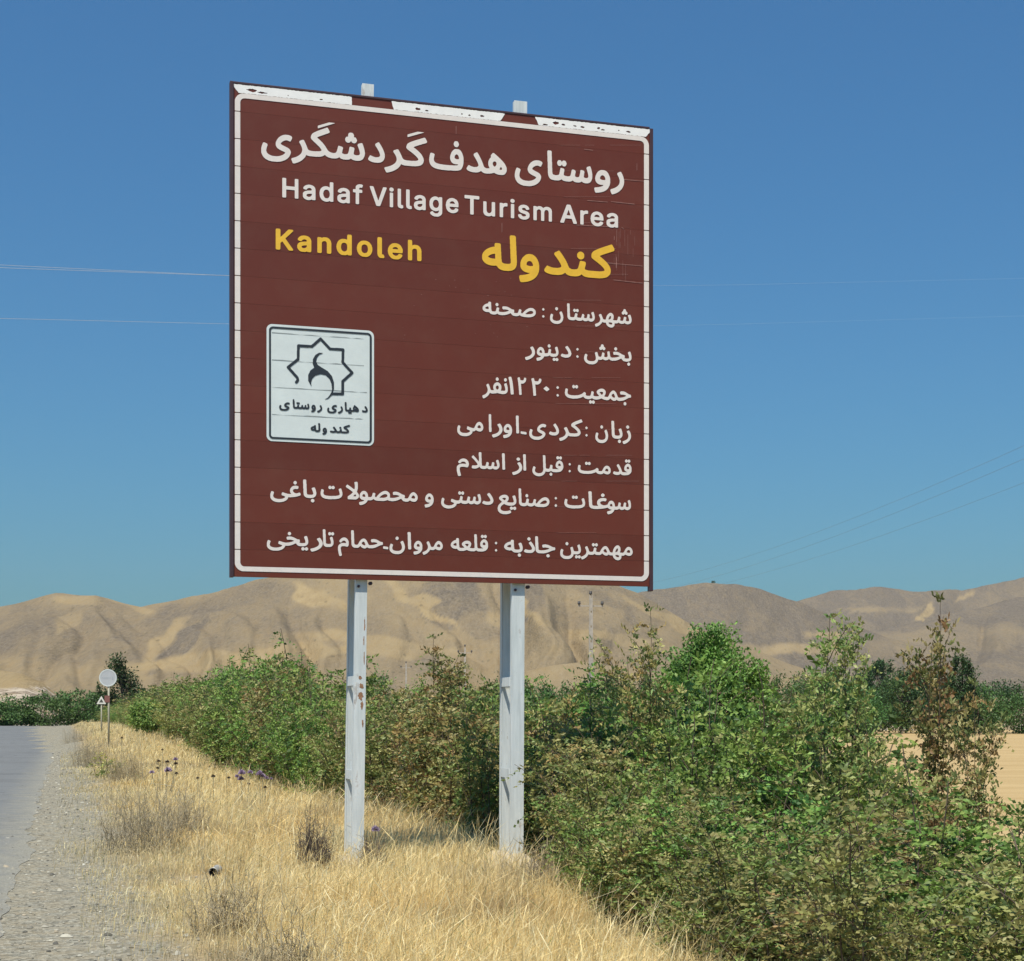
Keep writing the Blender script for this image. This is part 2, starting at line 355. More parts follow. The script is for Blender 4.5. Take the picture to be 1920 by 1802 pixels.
# materials
PH_ = SH/18
def brown_mat():
    m, nt, p = nmat('brown_film'); c = objco(nt)
    a = noise(nt, 1.1, 5, .6, c); sc_ = N(nt, 'ShaderNodeVectorMath', operation='MULTIPLY'); sc_.inputs[1].default_value = (14, 1, .8); nt.links.new(c, sc_.inputs[0])
    b = noise(nt, 1.0, 5, .6, sc_.outputs[0]); d = noise(nt, 40, 4, .7, c)
    col = mix(nt, a, (.128, .0262, .0145), (.153, .033, .018))
    col = mix(nt, math_(nt, 'MULTIPLY', b, .35), col, (.105, .031, .02))
    sx = nt.nodes.new('ShaderNodeSeparateXYZ'); nt.links.new(c, sx.inputs[0]); wn = nt.nodes.new('ShaderNodeTexWhiteNoise'); wn.noise_dimensions = '1D'
    nt.links.new(math_(nt, 'FLOOR', math_(nt, 'MULTIPLY', math_(nt, 'SUBTRACT', sx.outputs['Z'], ZB), 1/PH_)), wn.inputs['W'])
    col = mix(nt, 1.0, col, ramp(nt, wn.outputs['Value'], [(0, (.90, .90, .90)), (1, (1.06, 1.06, 1.06))]), 'MULTIPLY')
    dust = noise(nt, 3.5, 6, .7, c); col = mix(nt, math_(nt, 'MULTIPLY', ramp(nt, dust, [(.45, (0, 0, 0)), (.75, (1, 1, 1))]), .12), col, (.20, .12, .085))
    spk = ramp(nt, d, [(.70, (0, 0, 0)), (.78, (1, 1, 1))]); col = mix(nt, math_(nt, 'MULTIPLY', spk, .35), col, (.35, .22, .19))
    nt.links.new(col, p.inputs['Base Color']); p.inputs['Roughness'].default_value = .45; p.inputs['Specular IOR Level'].default_value = .35
    return m
M_BROWN = brown_mat()
M_TRIM = simple('dark_trim', (.052, .024, .03), .5, .2, 3)
M_WHITE = simple('white_film', (.76, .695, .65), .5, .05, 12)
M_STRIP = simple('white_paint', (.86, .85, .83), .5, .06, 10)
M_YELLOW = simple('yellow_film', (.80, .47, .035), .5, .08, 12)
M_DARK = simple('black_film', (.02, .026, .034), .5, .1, 10)
M_PLATE = simple('pale_film', (.66, .72, .71), .5, .06, 5)
M_SEAM = simple('grey_seam', (.30, .33, .33), .6, .3, 6)
M_CHIP = simple('chipped_film', (.05, .02, .02), .7, .3, 20)
M_FADED = simple('faded_film', (.26, .12, .10), .7, .25, 20)

# panel: horizontal sheet-metal planks with open joints
NPL = 18; PH = SH/NPL
mb = MB()
for k in range(NPL):
    mb.box(.035, SW-.035, 0, .03, ZB+k*PH+.0006, ZB+(k+1)*PH-.0006)
PANEL = mb.build('panel', M_BROWN, ROAD_SIGN, bevel=.0006)
mb = MB(); mb.box(.02, SW-.02, .0315, .036, ZB+.02, ZT-.02)
mb.build('backing', M_BROWN, PANEL)
mb = MB()
mb.box(0, .034, -.012, .06, ZB-.005, ZT+.02); mb.box(SW-.034, SW, -.012, .06, ZB-.045, ZT+.005)
mb.box(.035, SW-.035, -.006, .055, ZT+.001, ZT+.021)
mb.build('edge_trim', M_TRIM, ROAD_SIGN, bevel=.003)

# ---- flat film shapes by rasterising and contouring
class Sheet:
    def __init__(s, u0, u1, v0, v1, r=.002):
        s.u0, s.v0, s.r = u0, v0, r
        s.nu = int((u1-u0)/r)+1; s.nv = int((v1-v0)/r)+1
        s.g = np.zeros((s.nv, s.nu), bool)
    def polys(s, contours, nonzero=True):
        """fill closed contours by non-zero winding"""
        W = np.zeros((s.nv, s.nu+1), np.int16)
        for c in contours:
            c = np.asarray(c, float); x = (c[:, 0]-s.u0)/s.r; y = (c[:, 1]-s.v0)/s.r
            x2 = np.roll(x, -1); y2 = np.roll(y, -1)
            for a, b, a2, b2 in zip(x, y, x2, y2):
                if b == b2: continue
                d = 1 if b2 > b else -1; lo, hi = (b, b2) if d > 0 else (b2, b)
                j = np.arange(max(0, math.ceil(lo)), min(s.nv, math.ceil(hi)))
                if len(j) == 0: continue
                xc = a + (j-b)/(b2-b)*(a2-a)
                i = np.clip(np.ceil(xc).astype(int), 0, s.nu)
                np.add.at(W, (j, i), d)
        w_ = np.cumsum(W, 1)[:, :s.nu]
        s.g |= (w_ != 0) if nonzero else (w_ % 2 == 1)
    def stroke(s, pts, wd, closed=False):
        pts = [np.array(p, float) for p in pts]
        if closed: pts = pts + [pts[0]]
        yy, xx = np.mgrid[0:s.nv, 0:s.nu]; xx = xx*s.r+s.u0; yy = yy*s.r+s.v0
        for a, b in zip(pts[:-1], pts[1:]):
            d = b-a; L2 = float(d@d) or 1e-9
            t = np.clip(((xx-a[0])*d[0]+(yy-a[1])*d[1])/L2, 0, 1)
            s.g |= (xx-a[0]-t*d[0])**2+(yy-a[1]-t*d[1])**2 < (wd/2)**2
    def dilate(s, ru, rv, ang=0.0):
        """grow with an elliptical pen"""
        nu = int(max(ru, rv)/s.r)+1; out = s.g.copy(); c, sn = math.cos(ang), math.sin(ang)
        for j in range(-nu, nu+1):
            for i in range(-nu, nu+1):
                x = (i*c+j*sn)*s.r; y = (-i*sn+j*c)*s.r
                if (x/ru)**2+(y/rv)**2 <= 1.0 and (i or j):
                    a = s.g[max(0, -j):s.nv-max(0, j), max(0, -i):s.nu-max(0, i)]
                    out[max(0, j):s.nv-max(0, -j), max(0, i):s.nu-max(0, -i)] |= a
        s.g = out
    def build(s, name, m, parent, depth, seams=None):
        f = s.g.astype(np.float32)
        for _ in range(2):
            f = np.pad(f, 1); f = (f[:-2]+2*f[1:-1]+f[2:])/4; f = (f[:, :-2]+2*f[:, 1:-1]+f[:, 2:])/4
        f = f[::2, ::2]; f = np.pad(f, 1); r = s.r*2; iso = .5
        u0 = s.u0-r; v0 = s.v0-r
        In = f > iso; n4 = In[:-1, :-1].astype(int)+In[:-1, 1:]+In[1:, 1:]+In[1:, :-1]
        vs = {}; V = []; Fc = []
        def vert(x, y):
            k = (round(x*64), round(y*64))
            if k not in vs: vs[k] = len(V); V.append((u0+x*r, depth, v0+y*r))
            return vs[k]
        for j in range(n4.shape[0]):
            row = n4[j]
            if not row.any(): continue
            i = 0; idx = np.nonzero(row)[0]; ip = 0
            while ip < len(idx):
                i = idx[ip]
                if row[i] == 4:
                    e = ip
                    while e+1 < len(idx) and idx[e+1] == idx[e]+1 and row[idx[e+1]] == 4: e += 1
                    i2 = idx[e]+1
                    Fc.append((vert(i, j), vert(i2, j), vert(i2, j+1), vert(i, j+1))); ip = e+1
                    continue
                q = [(i, j), (i+1, j), (i+1, j+1), (i, j+1)]; val = [f[b, a] for a, b in q]; poly = []
                for k in range(4):
                    a, b = q[k], q[(k+1) % 4]; fa, fb = val[k], val[(k+1) % 4]
                    if fa > iso: poly.append(vert(*a))
                    if (fa > iso) != (fb > iso):
                        t = (iso-fa)/(fb-fa); poly.append(vert(a[0]+(b[0]-a[0])*t, a[1]+(b[1]-a[1])*t))
                poly = [p for n_, p in enumerate(poly) if p != poly[n_-1]]
                if len(poly) >= 3: Fc.append(tuple(poly))
                ip += 1
        me = bpy.data.meshes.new(name); me.from_pydata(V, [], Fc); me.update()
        return link(name, me, m, parent)

# ---- letter shapes from the editor's own text curves
FORMS = {'ا':('\ufe8d','\ufe8e',0,0),'ب':('\ufe8f','\ufe90','\ufe91','\ufe92'),'ت':('\ufe95','\ufe96','\ufe97','\ufe98'),
'ج':('\ufe9d','\ufe9e','\ufe9f','\ufea0'),'ح':('\ufea1','\ufea2','\ufea3','\ufea4'),'خ':('\ufea5','\ufea6','\ufea7','\ufea8'),
'د':('\ufea9','\ufeaa',0,0),'ذ':('\ufeab','\ufeac',0,0),'ر':('\ufead','\ufeae',0,0),'ز':('\ufeaf','\ufeb0',0,0),
'س':('\ufeb1','\ufeb2','\ufeb3','\ufeb4'),'ش':('\ufeb5','\ufeb6','\ufeb7','\ufeb8'),'ص':('\ufeb9','\ufeba','\ufebb','\ufebc'),
'ع':('\ufec9','\ufeca','\ufecb','\ufecc'),'غ':('\ufecd','\ufece','\ufecf','\ufed0'),'ف':('\ufed1','\ufed2','\ufed3','\ufed4'),
'ق':('\ufed5','\ufed6','\ufed7','\ufed8'),'ل':('\ufedd','\ufede','\ufedf','\ufee0'),'م':('\ufee1','\ufee2','\ufee3','\ufee4'),
'ن':('\ufee5','\ufee6','\ufee7','\ufee8'),'ه':('\ufee9','\ufeea','\ufeeb','\ufeec'),'و':('\ufeed','\ufeee',0,0),
'ک':('\ufb8e','\ufb8f','\ufb90','\ufb91'),'گ':('\ufb92','\ufb93','\ufb94','\ufb95'),'ی':('\ufbfc','\ufbfd','\ufbfe','\ufbff')}
def shape(s):
    s = s.replace('لا', '\x01'); out = []; prev = False
    for i, c in enumerate(s):
        nx = i+1 < len(s) and (s[i+1] in FORMS or s[i+1] == '\x01')
        if c == '\x01': out.append('\ufefc' if prev else '\ufefb'); prev = False
        elif c in FORMS:
            f = FORMS[c]
            if f[2] and nx: out.append(f[3] if prev else f[2]); prev = True
            else: out.append(f[1] if prev else f[0]); prev = False
        else: out.append(c); prev = False
    return ''.join(reversed(out))
try:
    import os
    LATIN = bpy.data.fonts.load(os.path.join(bpy.utils.system_resource('DATAFILES'), 'fonts', 'Inter.woff2'))
except Exception:
    LATIN = None
_cache = {}
def glyphs(text, latin=False, spacing=1.0):
    """closed contours (N x 2 arrays) of a piece of text, em units, baseline at 0"""
    key = (text, latin, spacing)
    if key in _cache: return _cache[key]
    c = bpy.data.curves.new('tmp', 'FONT'); c.body = text if latin else shape(text); c.fill_mode = 'NONE' if False else 'FRONT'
    c.space_character = spacing; c.resolution_u = 6
    if latin and LATIN: c.font = LATIN
    o = bpy.data.objects.new('tmp', c); COL.objects.link(o)
    bpy.context.view_layer.objects.active = o; o.select_set(True)
    bpy.context.view_layer.update()
    bpy.ops.object.convert(target='CURVE')
    o = bpy.context.view_layer.objects.active; cu = o.data; res = []
    for sp in cu.splines:
        if sp.type == 'BEZIER':
            bp = sp.bezier_points; n = len(bp); pts = []
            for i in range(n):
                a, b = bp[i], bp[(i+1) % n]; p0, p1, p2, p3 = (np.array(q[:2]) for q in (a.co, a.handle_right, b.handle_left, b.co))
                for t in np.arange(0, 1, .2):
                    pts.append((1-t)**3*p0+3*(1-t)**2*t*p1+3*(1-t)*t*t*p2+t**3*p3)
        else: pts = [np.array(q.co[:2]) for q in sp.points]
        if len(pts) > 2: res.append(np.array(pts))
    bpy.data.objects.remove(o, do_unlink=True); bpy.data.curves.remove(cu)
    _cache[key] = res
    return res
def bbox(cs):
    a = np.concatenate(cs); return a[:, 0].min(), a[:, 0].max(), a[:, 1].min(), a[:, 1].max()
def text_line(name, m, base, alef_px, runs, pen, latin=False, depth=-.0035, spacing=1.0, ang=0.0, bars=()):
    """base = (px, py) on the baseline; alef_px = (px, y_top, y_base); runs = [(text, x0px, x1px[, dy])] at measured places"""
    vb = uv(*base)[1]; h = uv(alef_px[0], alef_px[1])[1]-uv(alef_px[0], alef_px[2])[1]
    ref = glyphs('H', True) if latin else glyphs('ا')
    b = bbox(ref); sv = (h-2*pen[1])/(b[3]-max(b[2], 0)); out = []
    us = []
    for rn in runs:
        t, x0, x1 = rn[:3]; dy = rn[3] if len(rn) > 3 else 0
        u0, u1 = uv(x0, base[1])[0]+pen[0], uv(x1, base[1])[0]-pen[0]
        if t == ':':
            for k in (0.10, .52):
                cx = (u0+u1)/2; cy = vb+h*k; q = h*.055
                out.append(np.array([(cx-q, cy), (cx, cy-q), (cx+q, cy), (cx, cy+q)]))
        elif t == '-':
            out.append(np.array([(u0, vb+h*.03), (u1, vb+h*.0), (u1, vb+h*.07), (u0, vb+h*.10)]))
        else:
            cs = glyphs(t, latin, spacing); bb = bbox(cs); su = (u1-u0)/(bb[1]-bb[0])
            for c in cs:
                q = c.copy(); q[:, 0] = (q[:, 0]-bb[0])*su+u0; q[:, 1] = q[:, 1]*sv+vb+pen[1]+dy*h
                out.append(q)
        us += [u0, u1]
    a = np.concatenate(out)
    sh = Sheet(min(us)-.06, max(us)+.06, a[:, 1].min()-.06, a[:, 1].max()+.06)
    sh.polys(out); sh.dilate(pen[0], pen[1], ang)
    for q in bars: sh.polys([[uv(*p) for p in q]])
    return sh.build(name, m, PANEL, depth)
LET = 'lettering'; BY1, BY2 = 257.5, 241
text_line(LET, M_WHITE, (1080, 342), (1029, 283, 338), [('ر',1144,1170),('و',1114,1144),('ستا',1026,1110.5),('ی',965,1017),('هد',874.5,950),('ف',804.6,869),('کر',720.6,800.8),('د',690,721.5),('شکر',546,684),('ی',489.5,548)], (.0082, .0115), bars=([(764,BY1),(800,BY1-10),(800,BY1-15),(764,BY1-5)], [(596,BY2),(633,BY2-11),(633,BY2-16),(596,BY2-5)]))
text_line(LET, M_WHITE, (535, 371), (535, 334, 371), [('Hadaf',529,680.5),('Village',693,860),('Turism',870.5,1035),('Area',1050,1159)], (.0078, .0066), True, spacing=1.12)
text_line(LET, M_YELLOW, (535, 469.5), (535, 430, 469.5), [('Kandoleh',517,790)], (.010, .009), True, spacing=1.2)
text_line(LET, M_YELLOW, (1100, 520), (963, 441, 508), [('کند',1020,1152),('و',973,1011),('له',903.5,969)], (.011, .0165))
T = (.0044, .0063)
text_line(LET, M_WHITE, (1080, 601), (1065, 569, 600), [('شهر',1115,1184),('ستا',1063,1115),('ن',1031,1056),(':',1016,1021),('صحنه',904.5,1004.5)], T)
text_line(LET, M_WHITE, (1060, 670.5), (1065, 638, 670.5), [('بخش',1095,1184),(':',1080,1085),('د',1051,1071),('ینو',1005.5,1047),('ر',984,1003)], T)
text_line(LET, M_WHITE, (1150, 751), (960, 707, 742), [('جمعیت',1059,1183),(':',1043,1048),('۰',1019,1030),('۲',996,1015),('۲',970,986.5),('۱',953,963),('نفر',904,952)], T)
text_line(LET, M_WHITE, (970, 813), (970, 779.5, 813), [('ز',1167,1183),('با',1146,1167),('ن',1116,1140),(':',1097,1102),('کر',1048,1092),('د',1029,1048),('ی',992,1024),('-',976,987),('ا',967,973),('و',943,960),('ر',922,942),('ا',916,921.5),('می',857,906)], T)
text_line(LET, M_WHITE, (983, 882.7), (983, 852, 882.7), [('قد',1149,1184),('مت',1083,1145),(':',1066,1070),('قبل',998,1056),('ا',980.5,986.5),('ز',960,979),('ا',941,947),('سلا',884,936.5),('م',856,879)], T)
text_line(LET, M_WHITE, (1165, 956), (572, 898, 932), [('سو',1138,1183),('غا',1103,1142),('ت',1058,1097),(':',1039,1045),('صنا',972,1030),('یع',933,968),('د',904,925),('ستی',827,902),('و',796,813),('محصو',673,783),('لا',648,673),('ت',601,642),('با',568,593),('غی',506.5,564)], T)
text_line(LET, M_WHITE, (1020, 1037.7), (1005, 1006, 1037.7), [('مهمتر',1089,1186),('ین',1050,1089),('جا',1003,1041),('ذ',982,1003),('به',945,980),(':',927,933),('قلعه',845,915),('مر',792,830),('و',775,792),('ا',764,771),('ن',730,759),('-',718,728),('حما',658,718),('م',633.5,654),('تا',605,626.5),('ر',581.5,605),('یخی',500,578)], T)

# ---- white border line, cut at the plank joints
def rrect(u0, u1, v0, v1, r, n=10):
    out = []
    for cx, cy, a0 in ((u1-r, v1-r, 0), (u0+r, v1-r, 90), (u0+r, v0+r, 180), (u1-r, v0+r, 270)):
        for k in range(n+1):
            a = R(a0+90*k/n); out.append((cx+r*math.cos(a), cy+r*math.sin(a)))
    return out
uL0 = uv(440, 600)[0]; uL1 = uv(450.5, 600)[0]; uR0 = uv(1207, 600)[0]; uR1 = uv(1216.5, 600)[0]
vT1 = uv(452, 175)[1]; vT0 = uv(452, 184)[1]; vB1 = uv(480, 1061)[1]; vB0 = uv(480, 1072)[1]
def ring(name, u0, u1, v0, v1, tu, tv, r, m, parent, depth, cut=False):
    sh = Sheet(u0-.02, u1+.02, v0-.02, v1+.02)
    sh.polys([rrect(u0, u1, v0, v1, r), rrect(u0+tu, u1-tu, v0+tv, v1-tv, max(r-min(tu, tv), .004))[::-1]])
    if cut:
        for k in range(1, NPL):
            j = int((ZB+k*PH-sh.v0)/sh.r); sh.g[j-1:j+3] = False
    return sh.build(name, m, parent, depth)
ring('border_line', uL0, uR1, vB0, vT1, uL1-uL0, vT1-vT0, .085, M_WHITE, PANEL, -.0035, True)
# ---- peeling white strip along the top edge
def jag(pts, amp, step=.012, seed=1):
    rr = random.Random(seed); out = []
    for a, b in zip(pts, pts[1:]+pts[:1]):
        n = max(1, int(math.hypot(b[0]-a[0], b[1]-a[1])/step))
        for k in range(n):
            t = k/n; out.append((a[0]+(b[0]-a[0])*t+rr.uniform(-amp, amp)*(k > 0), a[1]+(b[1]-a[1])*t+rr.uniform(-amp, amp)*(k > 0)))
    return out
vS0 = vT1+.002; vS1 = ZT-.004
def upx(x): return uv(x, 200)[0]
sh = Sheet(.0, SW, vS0-.02, vS1+.02)
sh.polys([jag([(upx(434), vS1), (upx(447), vS0), (upx(660), vS0), (upx(659), vS1)], .0022, seed=2),
          jag([(upx(734), vS1), (upx(738), vS0), (upx(938), vS0), (upx(947), vS1)], .0022, seed=3),
          jag([(upx(1003), vS1), (upx(1010), vS0), (upx(1211), vS0), (upx(1222), vS1)], .0022, seed=4)])
rr = random.Random(11)
for cx, cy, rx, ry in [(472,.45,.05,.016),(492,.3,.045,.011),(540,.3,.008,.006),(602,.25,.02,.007),(783,.4,.03,.012),(800,.3,.02,.008),(866,.35,.012,.008),(880,.3,.015,.008),(904,.35,.024,.011),(1022,.15,.03,.009),(1042,.5,.034,.017),(1056,.4,.02,.011),(1078,.4,.02,.009),(1092,.35,.022,.010),(1122,.45,.018,.013),(1130,.3,.022,.008),(1160,.45,.008,.007),(1178,.4,.03,.009)]:
    cu_ = upx(cx); cv_ = vS0+(vS1-vS0)*cy
    pts = [(cu_+rx*math.cos(a)*rr.uniform(.6, 1.15), cv_+ry*math.sin(a)*rr.uniform(.5, 1.2)) for a in np.arange(0, 6.28, .35)]
    t = Sheet(sh.u0, sh.u0+(sh.nu-1)*sh.r, sh.v0, sh.v0+(sh.nv-1)*sh.r); t.g = np.zeros_like(sh.g); t.nu, t.nv = sh.nu, sh.nv; t.polys([pts]); sh.g &= ~t.g
sh.build('peeling_strip', M_STRIP, PANEL, -.004)

# ---- emblem plate
e0 = uv(499.5, 607); e1 = uv(701, 839); eu0, eu1 = e0[0], e1[0]; ev1, ev0 = e0[1], uv(499.5, 827)[1]
sh = Sheet(eu0-.02, eu1+.02, ev0-.02, ev1+.02); sh.polys([rrect(eu0, eu1, ev0, ev1, .055)])
PLATE = sh.build('emblem_plate', M_PLATE, PANEL, -.0035)
ring('emblem_border', eu0+.022, eu1-.022, ev0+.022, ev1-.022, .019, .019, .04, M_DARK, PANEL, -.0065)
Z4 = lambda p: uv(480+p[0]*.1443, 590+p[1]*.1443)
sh = Sheet(eu0, eu1, ev0, ev1)
sh.stroke([Z4(p) for p in [(522,880),(543,850),(535,820),(415,685),(545,582),(550,405),(725,415),(838,315),(960,447),(1130,457),(1125,622),(1248,757),(1125,868),(1125,1032),(985,1030)]], .0255)
sh.polys([[Z4(p) for p in [(880,500),(820,495),(770,525),(738,580),(735,640),(755,690),(705,727),(675,790),(676,860),(722,940),(714,885),(728,835),(770,793),(840,775),(905,790),(955,838),(980,905),(986,975),(975,1020),(932,1080),(870,1112),(935,1095),(988,1045),(1012,965),(1011,880),(985,800),(930,735),(860,693),(802,655),(780,612),(790,562),(822,522)]]])
sh.build('emblem', M_DARK, PANEL, -.0065)
TE = (.004, .005)
text_line(LET, M_DARK, (560, 767), (553, 749, 767), [('د',678,689.5),('هیا',646,673),('ر',633,643),('ی',613,632),('ر',594,604),('و',583,592),('ستا',548.5,580),('ی',523,543.5)], TE, depth=-.0065)
text_line(LET, M_DARK, (640, 812.5), (600, 792, 809), [('کند',618,656.5),('و',604,613),('له',582,600.5)], TE, depth=-.0065)
rr = random.Random(5)
for k in range(NPL):
    z = ZB+k*PH
    if ev0 < z < ev1:
        u = eu0+.05; vs = []
        while u < eu1-.05:
            vs.append((u, -.0053, z-.0035)); vs.append((u, -.0053, z+rr.choice([-.0025, .0005, .003, .005]))); u += rr.uniform(.03, .12)
        mb = MB(); mb.add(vs, [(2*q, 2*q+2, 2*q+3, 2*q+1) for q in range(len(vs)//2-1)]); mb.build('seam', M_SEAM, PANEL)
# ---- scratches and faded runs near the right-hand edge, each a thin abraded line in the film
sh = Sheet(uv(700, 500)[0], SW-.05, ZB+.3, ZT-.1); rr = random.Random(8)
def scr(x0, y0, x1, y1, wd=.006): 
    a, b = uv(x0, y0), uv(x1, y1); d = wd/2
    if abs(a[0]-b[0]) < abs(a[1]-b[1]): sh.polys([[(a[0]-d, a[1]), (b[0]-d, b[1]), (b[0]+d, b[1]), (a[0]+d, a[1])]])
    else: sh.polys([[(a[0], a[1]-d), (b[0], b[1]-d), (b[0], b[1]+d), (a[0], a[1]+d)]])
for x0, y0, x1, y1 in [(855,236,855,252),(1194,306,1194,320),(941,418,941,436),(1145,378,1190,383),(1100,376,1140,379),(1125,492,1205,499),(1165,426,1170,430),(1150,525,1205,531),(1095,280,1112,282),(1160,336,1208,340),(1080,422,1140,425)]:
    scr(x0, y0, x1, y1, .007)
for k in range(26):
    x = rr.choice([1152,1156,1160,1163,1168,1172,1177,1182,1186,1190])+rr.uniform(-1, 1); y = rr.uniform(425, 500); scr(x, y, x, y+rr.uniform(8, 34), .0035)
for k in range(NPL):
    z = ZB+k*PH; py0 = 1340-(z-CAMZ)/15.6*F
    for q in range(3):
        x = rr.uniform(1030, 1160)
        scr(x, py0, min(x+rr.uniform(15, 60), 1203), py0, .004) if 250 < py0 < 1000 else None
for k in range(40):
    x = rr.uniform(740, 1000); y = rr.uniform(520, 640); scr(x, y, x+rr.uniform(1, 3), y+rr.uniform(.2, 1), .006)
sh.build('scratches', M_FADED, PANEL, -.0028)

# ---- posts: twin channels tied by batten plates, footing below
def steel_mat():
    m, nt, p = nmat('painted_steel'); c = objco(nt)
    sc_ = N(nt, 'ShaderNodeVectorMath', operation='MULTIPLY'); sc_.inputs[1].default_value = (9, 9, .8); nt.links.new(c, sc_.inputs[0])
    a = noise(nt, 2.2, 6, .65, sc_.outputs[0]); b = noise(nt, 7, 6, .7, c)
    col = ramp(nt, a, [(.3, (.50, .54, .54)), (.6, (.66, .70, .70)), (.8, (.74, .76, .75))])
    fl = ramp(nt, math_(nt, 'MULTIPLY', a, b), [(.335, (0, 0, 0)), (.40, (1, 1, 1))])
    col = mix(nt, math_(nt, 'MULTIPLY', fl, .65), col, ramp(nt, b, [(.4, (.20, .12, .07)), (.7, (.38, .34, .30))]))
    nt.links.new(col, p.inputs['Base Color']); p.inputs['Roughness'].default_value = .5; bump(nt, b, .15, .01, p)
    return m
M_STEEL = steel_mat(); M_CONC = simple('concrete', (.42, .36, .26), .9, .25, 9)
M_RUST = simple('rust', (.30, .16, .09), .9, .4, 25)
def post(px_top, px_mid, px_bot, wtop, wbot, rust=False):
    u_b = uv(px_bot, 1600)[0]; u_t = uv(px_top, 170)[0]; zt = ZT+.155
    root = empty('post', (0, 0, 0)); root.parent = ROAD_SIGN
    def lean(u, z): return u_b+(u_t-u_b)*(z-.0)/(zt-.0)+u
    def prism(mb, a0, a1, d0, d1, z0, z1):
        vs = []
        for z in (z0, z1):
            for a, d in ((a0, d0), (a1, d0), (a1, d1), (a0, d1)): vs.append((lean(a, z), d, z))
        mb.add(vs, [(0,3,2,1),(4,5,6,7),(0,1,5,4),(1,2,6,5),(2,3,7,6),(3,0,4,7)])
    h = wbot/2; D0, D1 = .045, .46
    mb = MB()                                             # front channel: web forward, two flanges
    prism(mb, -h, h, D0, D0+.008, -.3, zt); prism(mb, -h, -h+.008, D0+.0085, D0+.055, -.3, zt-.003); prism(mb, h-.008, h, D0+.0085, D0+.055, -.3, zt-.003)
    mb.build('front_channel', M_STEEL, root, bevel=.0015)
    mb = MB(); zr = ZT+.10
    prism(mb, -h, h, D1-.008, D1, -.3, zr); prism(mb, -h, -h+.008, D1-.055, D1-.0085, -.3, zr-.003); prism(mb, h-.008, h, D1-.055, D1-.0085, -.3, zr-.003)
    prism(mb, -h+.0085, h-.0085, D1-.075, D1-.058, -.3, zr-.2)
    mb.build('rear_channel', M_STEEL, root, bevel=.0015)
    for z in (.78, 1.67, 3.0, 4.0, 5.0, 6.0, 6.8):
        mb = MB(); prism(mb, -h-.004, -h+.004, D0+.0555, D1-.0555, z-.045, z+.045); mb2 = MB(); prism(mb2, h-.004, h+.004, D0+.0555, D1-.0555, z-.045, z+.045); mb2.build('batten_plate', M_STEEL, root, bevel=.001)
        mb.build('batten_plate', M_STEEL, root, bevel=.001)
    for z in (2.60,):
        mb = MB(); mb.tube([(lean(-h*.5, z-.04), D0-.014, z-.04), (lean(-h*.5, z-.04), D0+.001, z-.04)], [.014, .014], 6)
        mb.build('bolt', M_TRIM, root); mb = MB(); mb.tube([(lean(h+.03, z-.01), D0-.02, z-.01), (lean(h+.03, z-.01), D0+.03, z-.01)], [.018, .018], 6); mb.build('bolt', M_TRIM, root)
    if rust:
        rr = random.Random(4)
        for cz, cu_, a, b in [(1.62,.07,.022,.03),(1.53,.06,.028,.045),(1.44,.075,.016,.05),(1.70,.055,.018,.02),(1.27,.085,.008,.05),(2.2,.09,.006,.09),(2.05,.085,.005,.06),(1.88,.09,.005,.07)]:
            sh = Sheet(0, .2, cz-.15, cz+.15); sh.polys([[(cu_+a*math.cos(t)*rr.uniform(.5, 1.2), cz+b*math.sin(t)*rr.uniform(.5, 1.2)) for t in np.arange(0, 6.28, .3)]])
            o = sh.build('rust_patch', M_RUST, root, D0-.0015)
            for v in o.data.vertices: v.co.x = lean(v.co.x-.055, v.co.z)
    mb = MB(); c0 = lean(0, 0)
    vs = []
    for z, e in ((-.5, .30), (-.12, .22), (.0, .07)):
        for a, d in ((-e-.06, .04-e), (e, .04-e), (e, .42+e), (-e-.06, .42+e)): vs.append((c0+a, d, z))
    mb.add(vs, [(8,9,10,11)]+[(k*4+i, k*4+(i+1) % 4, k*4+4+(i+1) % 4, k*4+4+i) for k in range(2) for i in range(4)])
    mb.build('footing', M_CONC, root, bevel=.012)
post(692, 682, 672.5, .125, .112, True)
post(979, 974, 972, .112, .130)
for zc in (ZB+.35, ZB+SH*.5, ZT-.35):     # rails tying the planks to the posts
    mb = MB(); mb.box(.1, SW-.1, .0365, .0405, zc-.03, zc+.03); mb.build('rail', M_STEEL, ROAD_SIGN)

# ------------------------------------------------------------------ vegetation
PAL = {
 'green': [(.17,.28,.055),(.11,.205,.04),(.22,.33,.07),(.28,.36,.09),(.07,.13,.033)],
 'olive': [(.25,.29,.08),(.17,.225,.065),(.29,.305,.10),(.34,.34,.125),(.10,.14,.045),(.30,.29,.10)],
 'brown': [(.30,.27,.09),(.32,.26,.095),(.38,.34,.145),(.21,.24,.08),(.13,.165,.053),(.33,.22,.09)],
 'mixed': [(.20,.285,.07),(.25,.305,.09),(.29,.30,.10),(.115,.18,.048),(.33,.29,.115),(.15,.24,.055)],
 'bright': [(.16,.29,.055),(.11,.215,.042),(.21,.33,.07),(.26,.37,.09),(.06,.13,.03)],
 'dark': [(.034,.078,.024),(.046,.096,.028),(.056,.11,.032),(.026,.06,.021)],
 'far': [(.068,.14,.036),(.086,.165,.042),(.11,.20,.052),(.052,.104,.03)],
 'yellow': [(.30,.31,.08),(.37,.34,.095),(.21,.26,.075),(.16,.22,.065),(.42,.36,.12)],
}
M_LEAF = leafmat('leaf', .24, .5, .3, .035)
M_TWIG = simple('twig_bark', (.10, .075, .05), .9, .3, 12)
M_BARK = simple('bark', (.13, .10, .075), .9, .3, 9)
def bez(p0, p1, p2, t): return p0*(1-t)**2+p1*2*t*(1-t)+p2*t*t
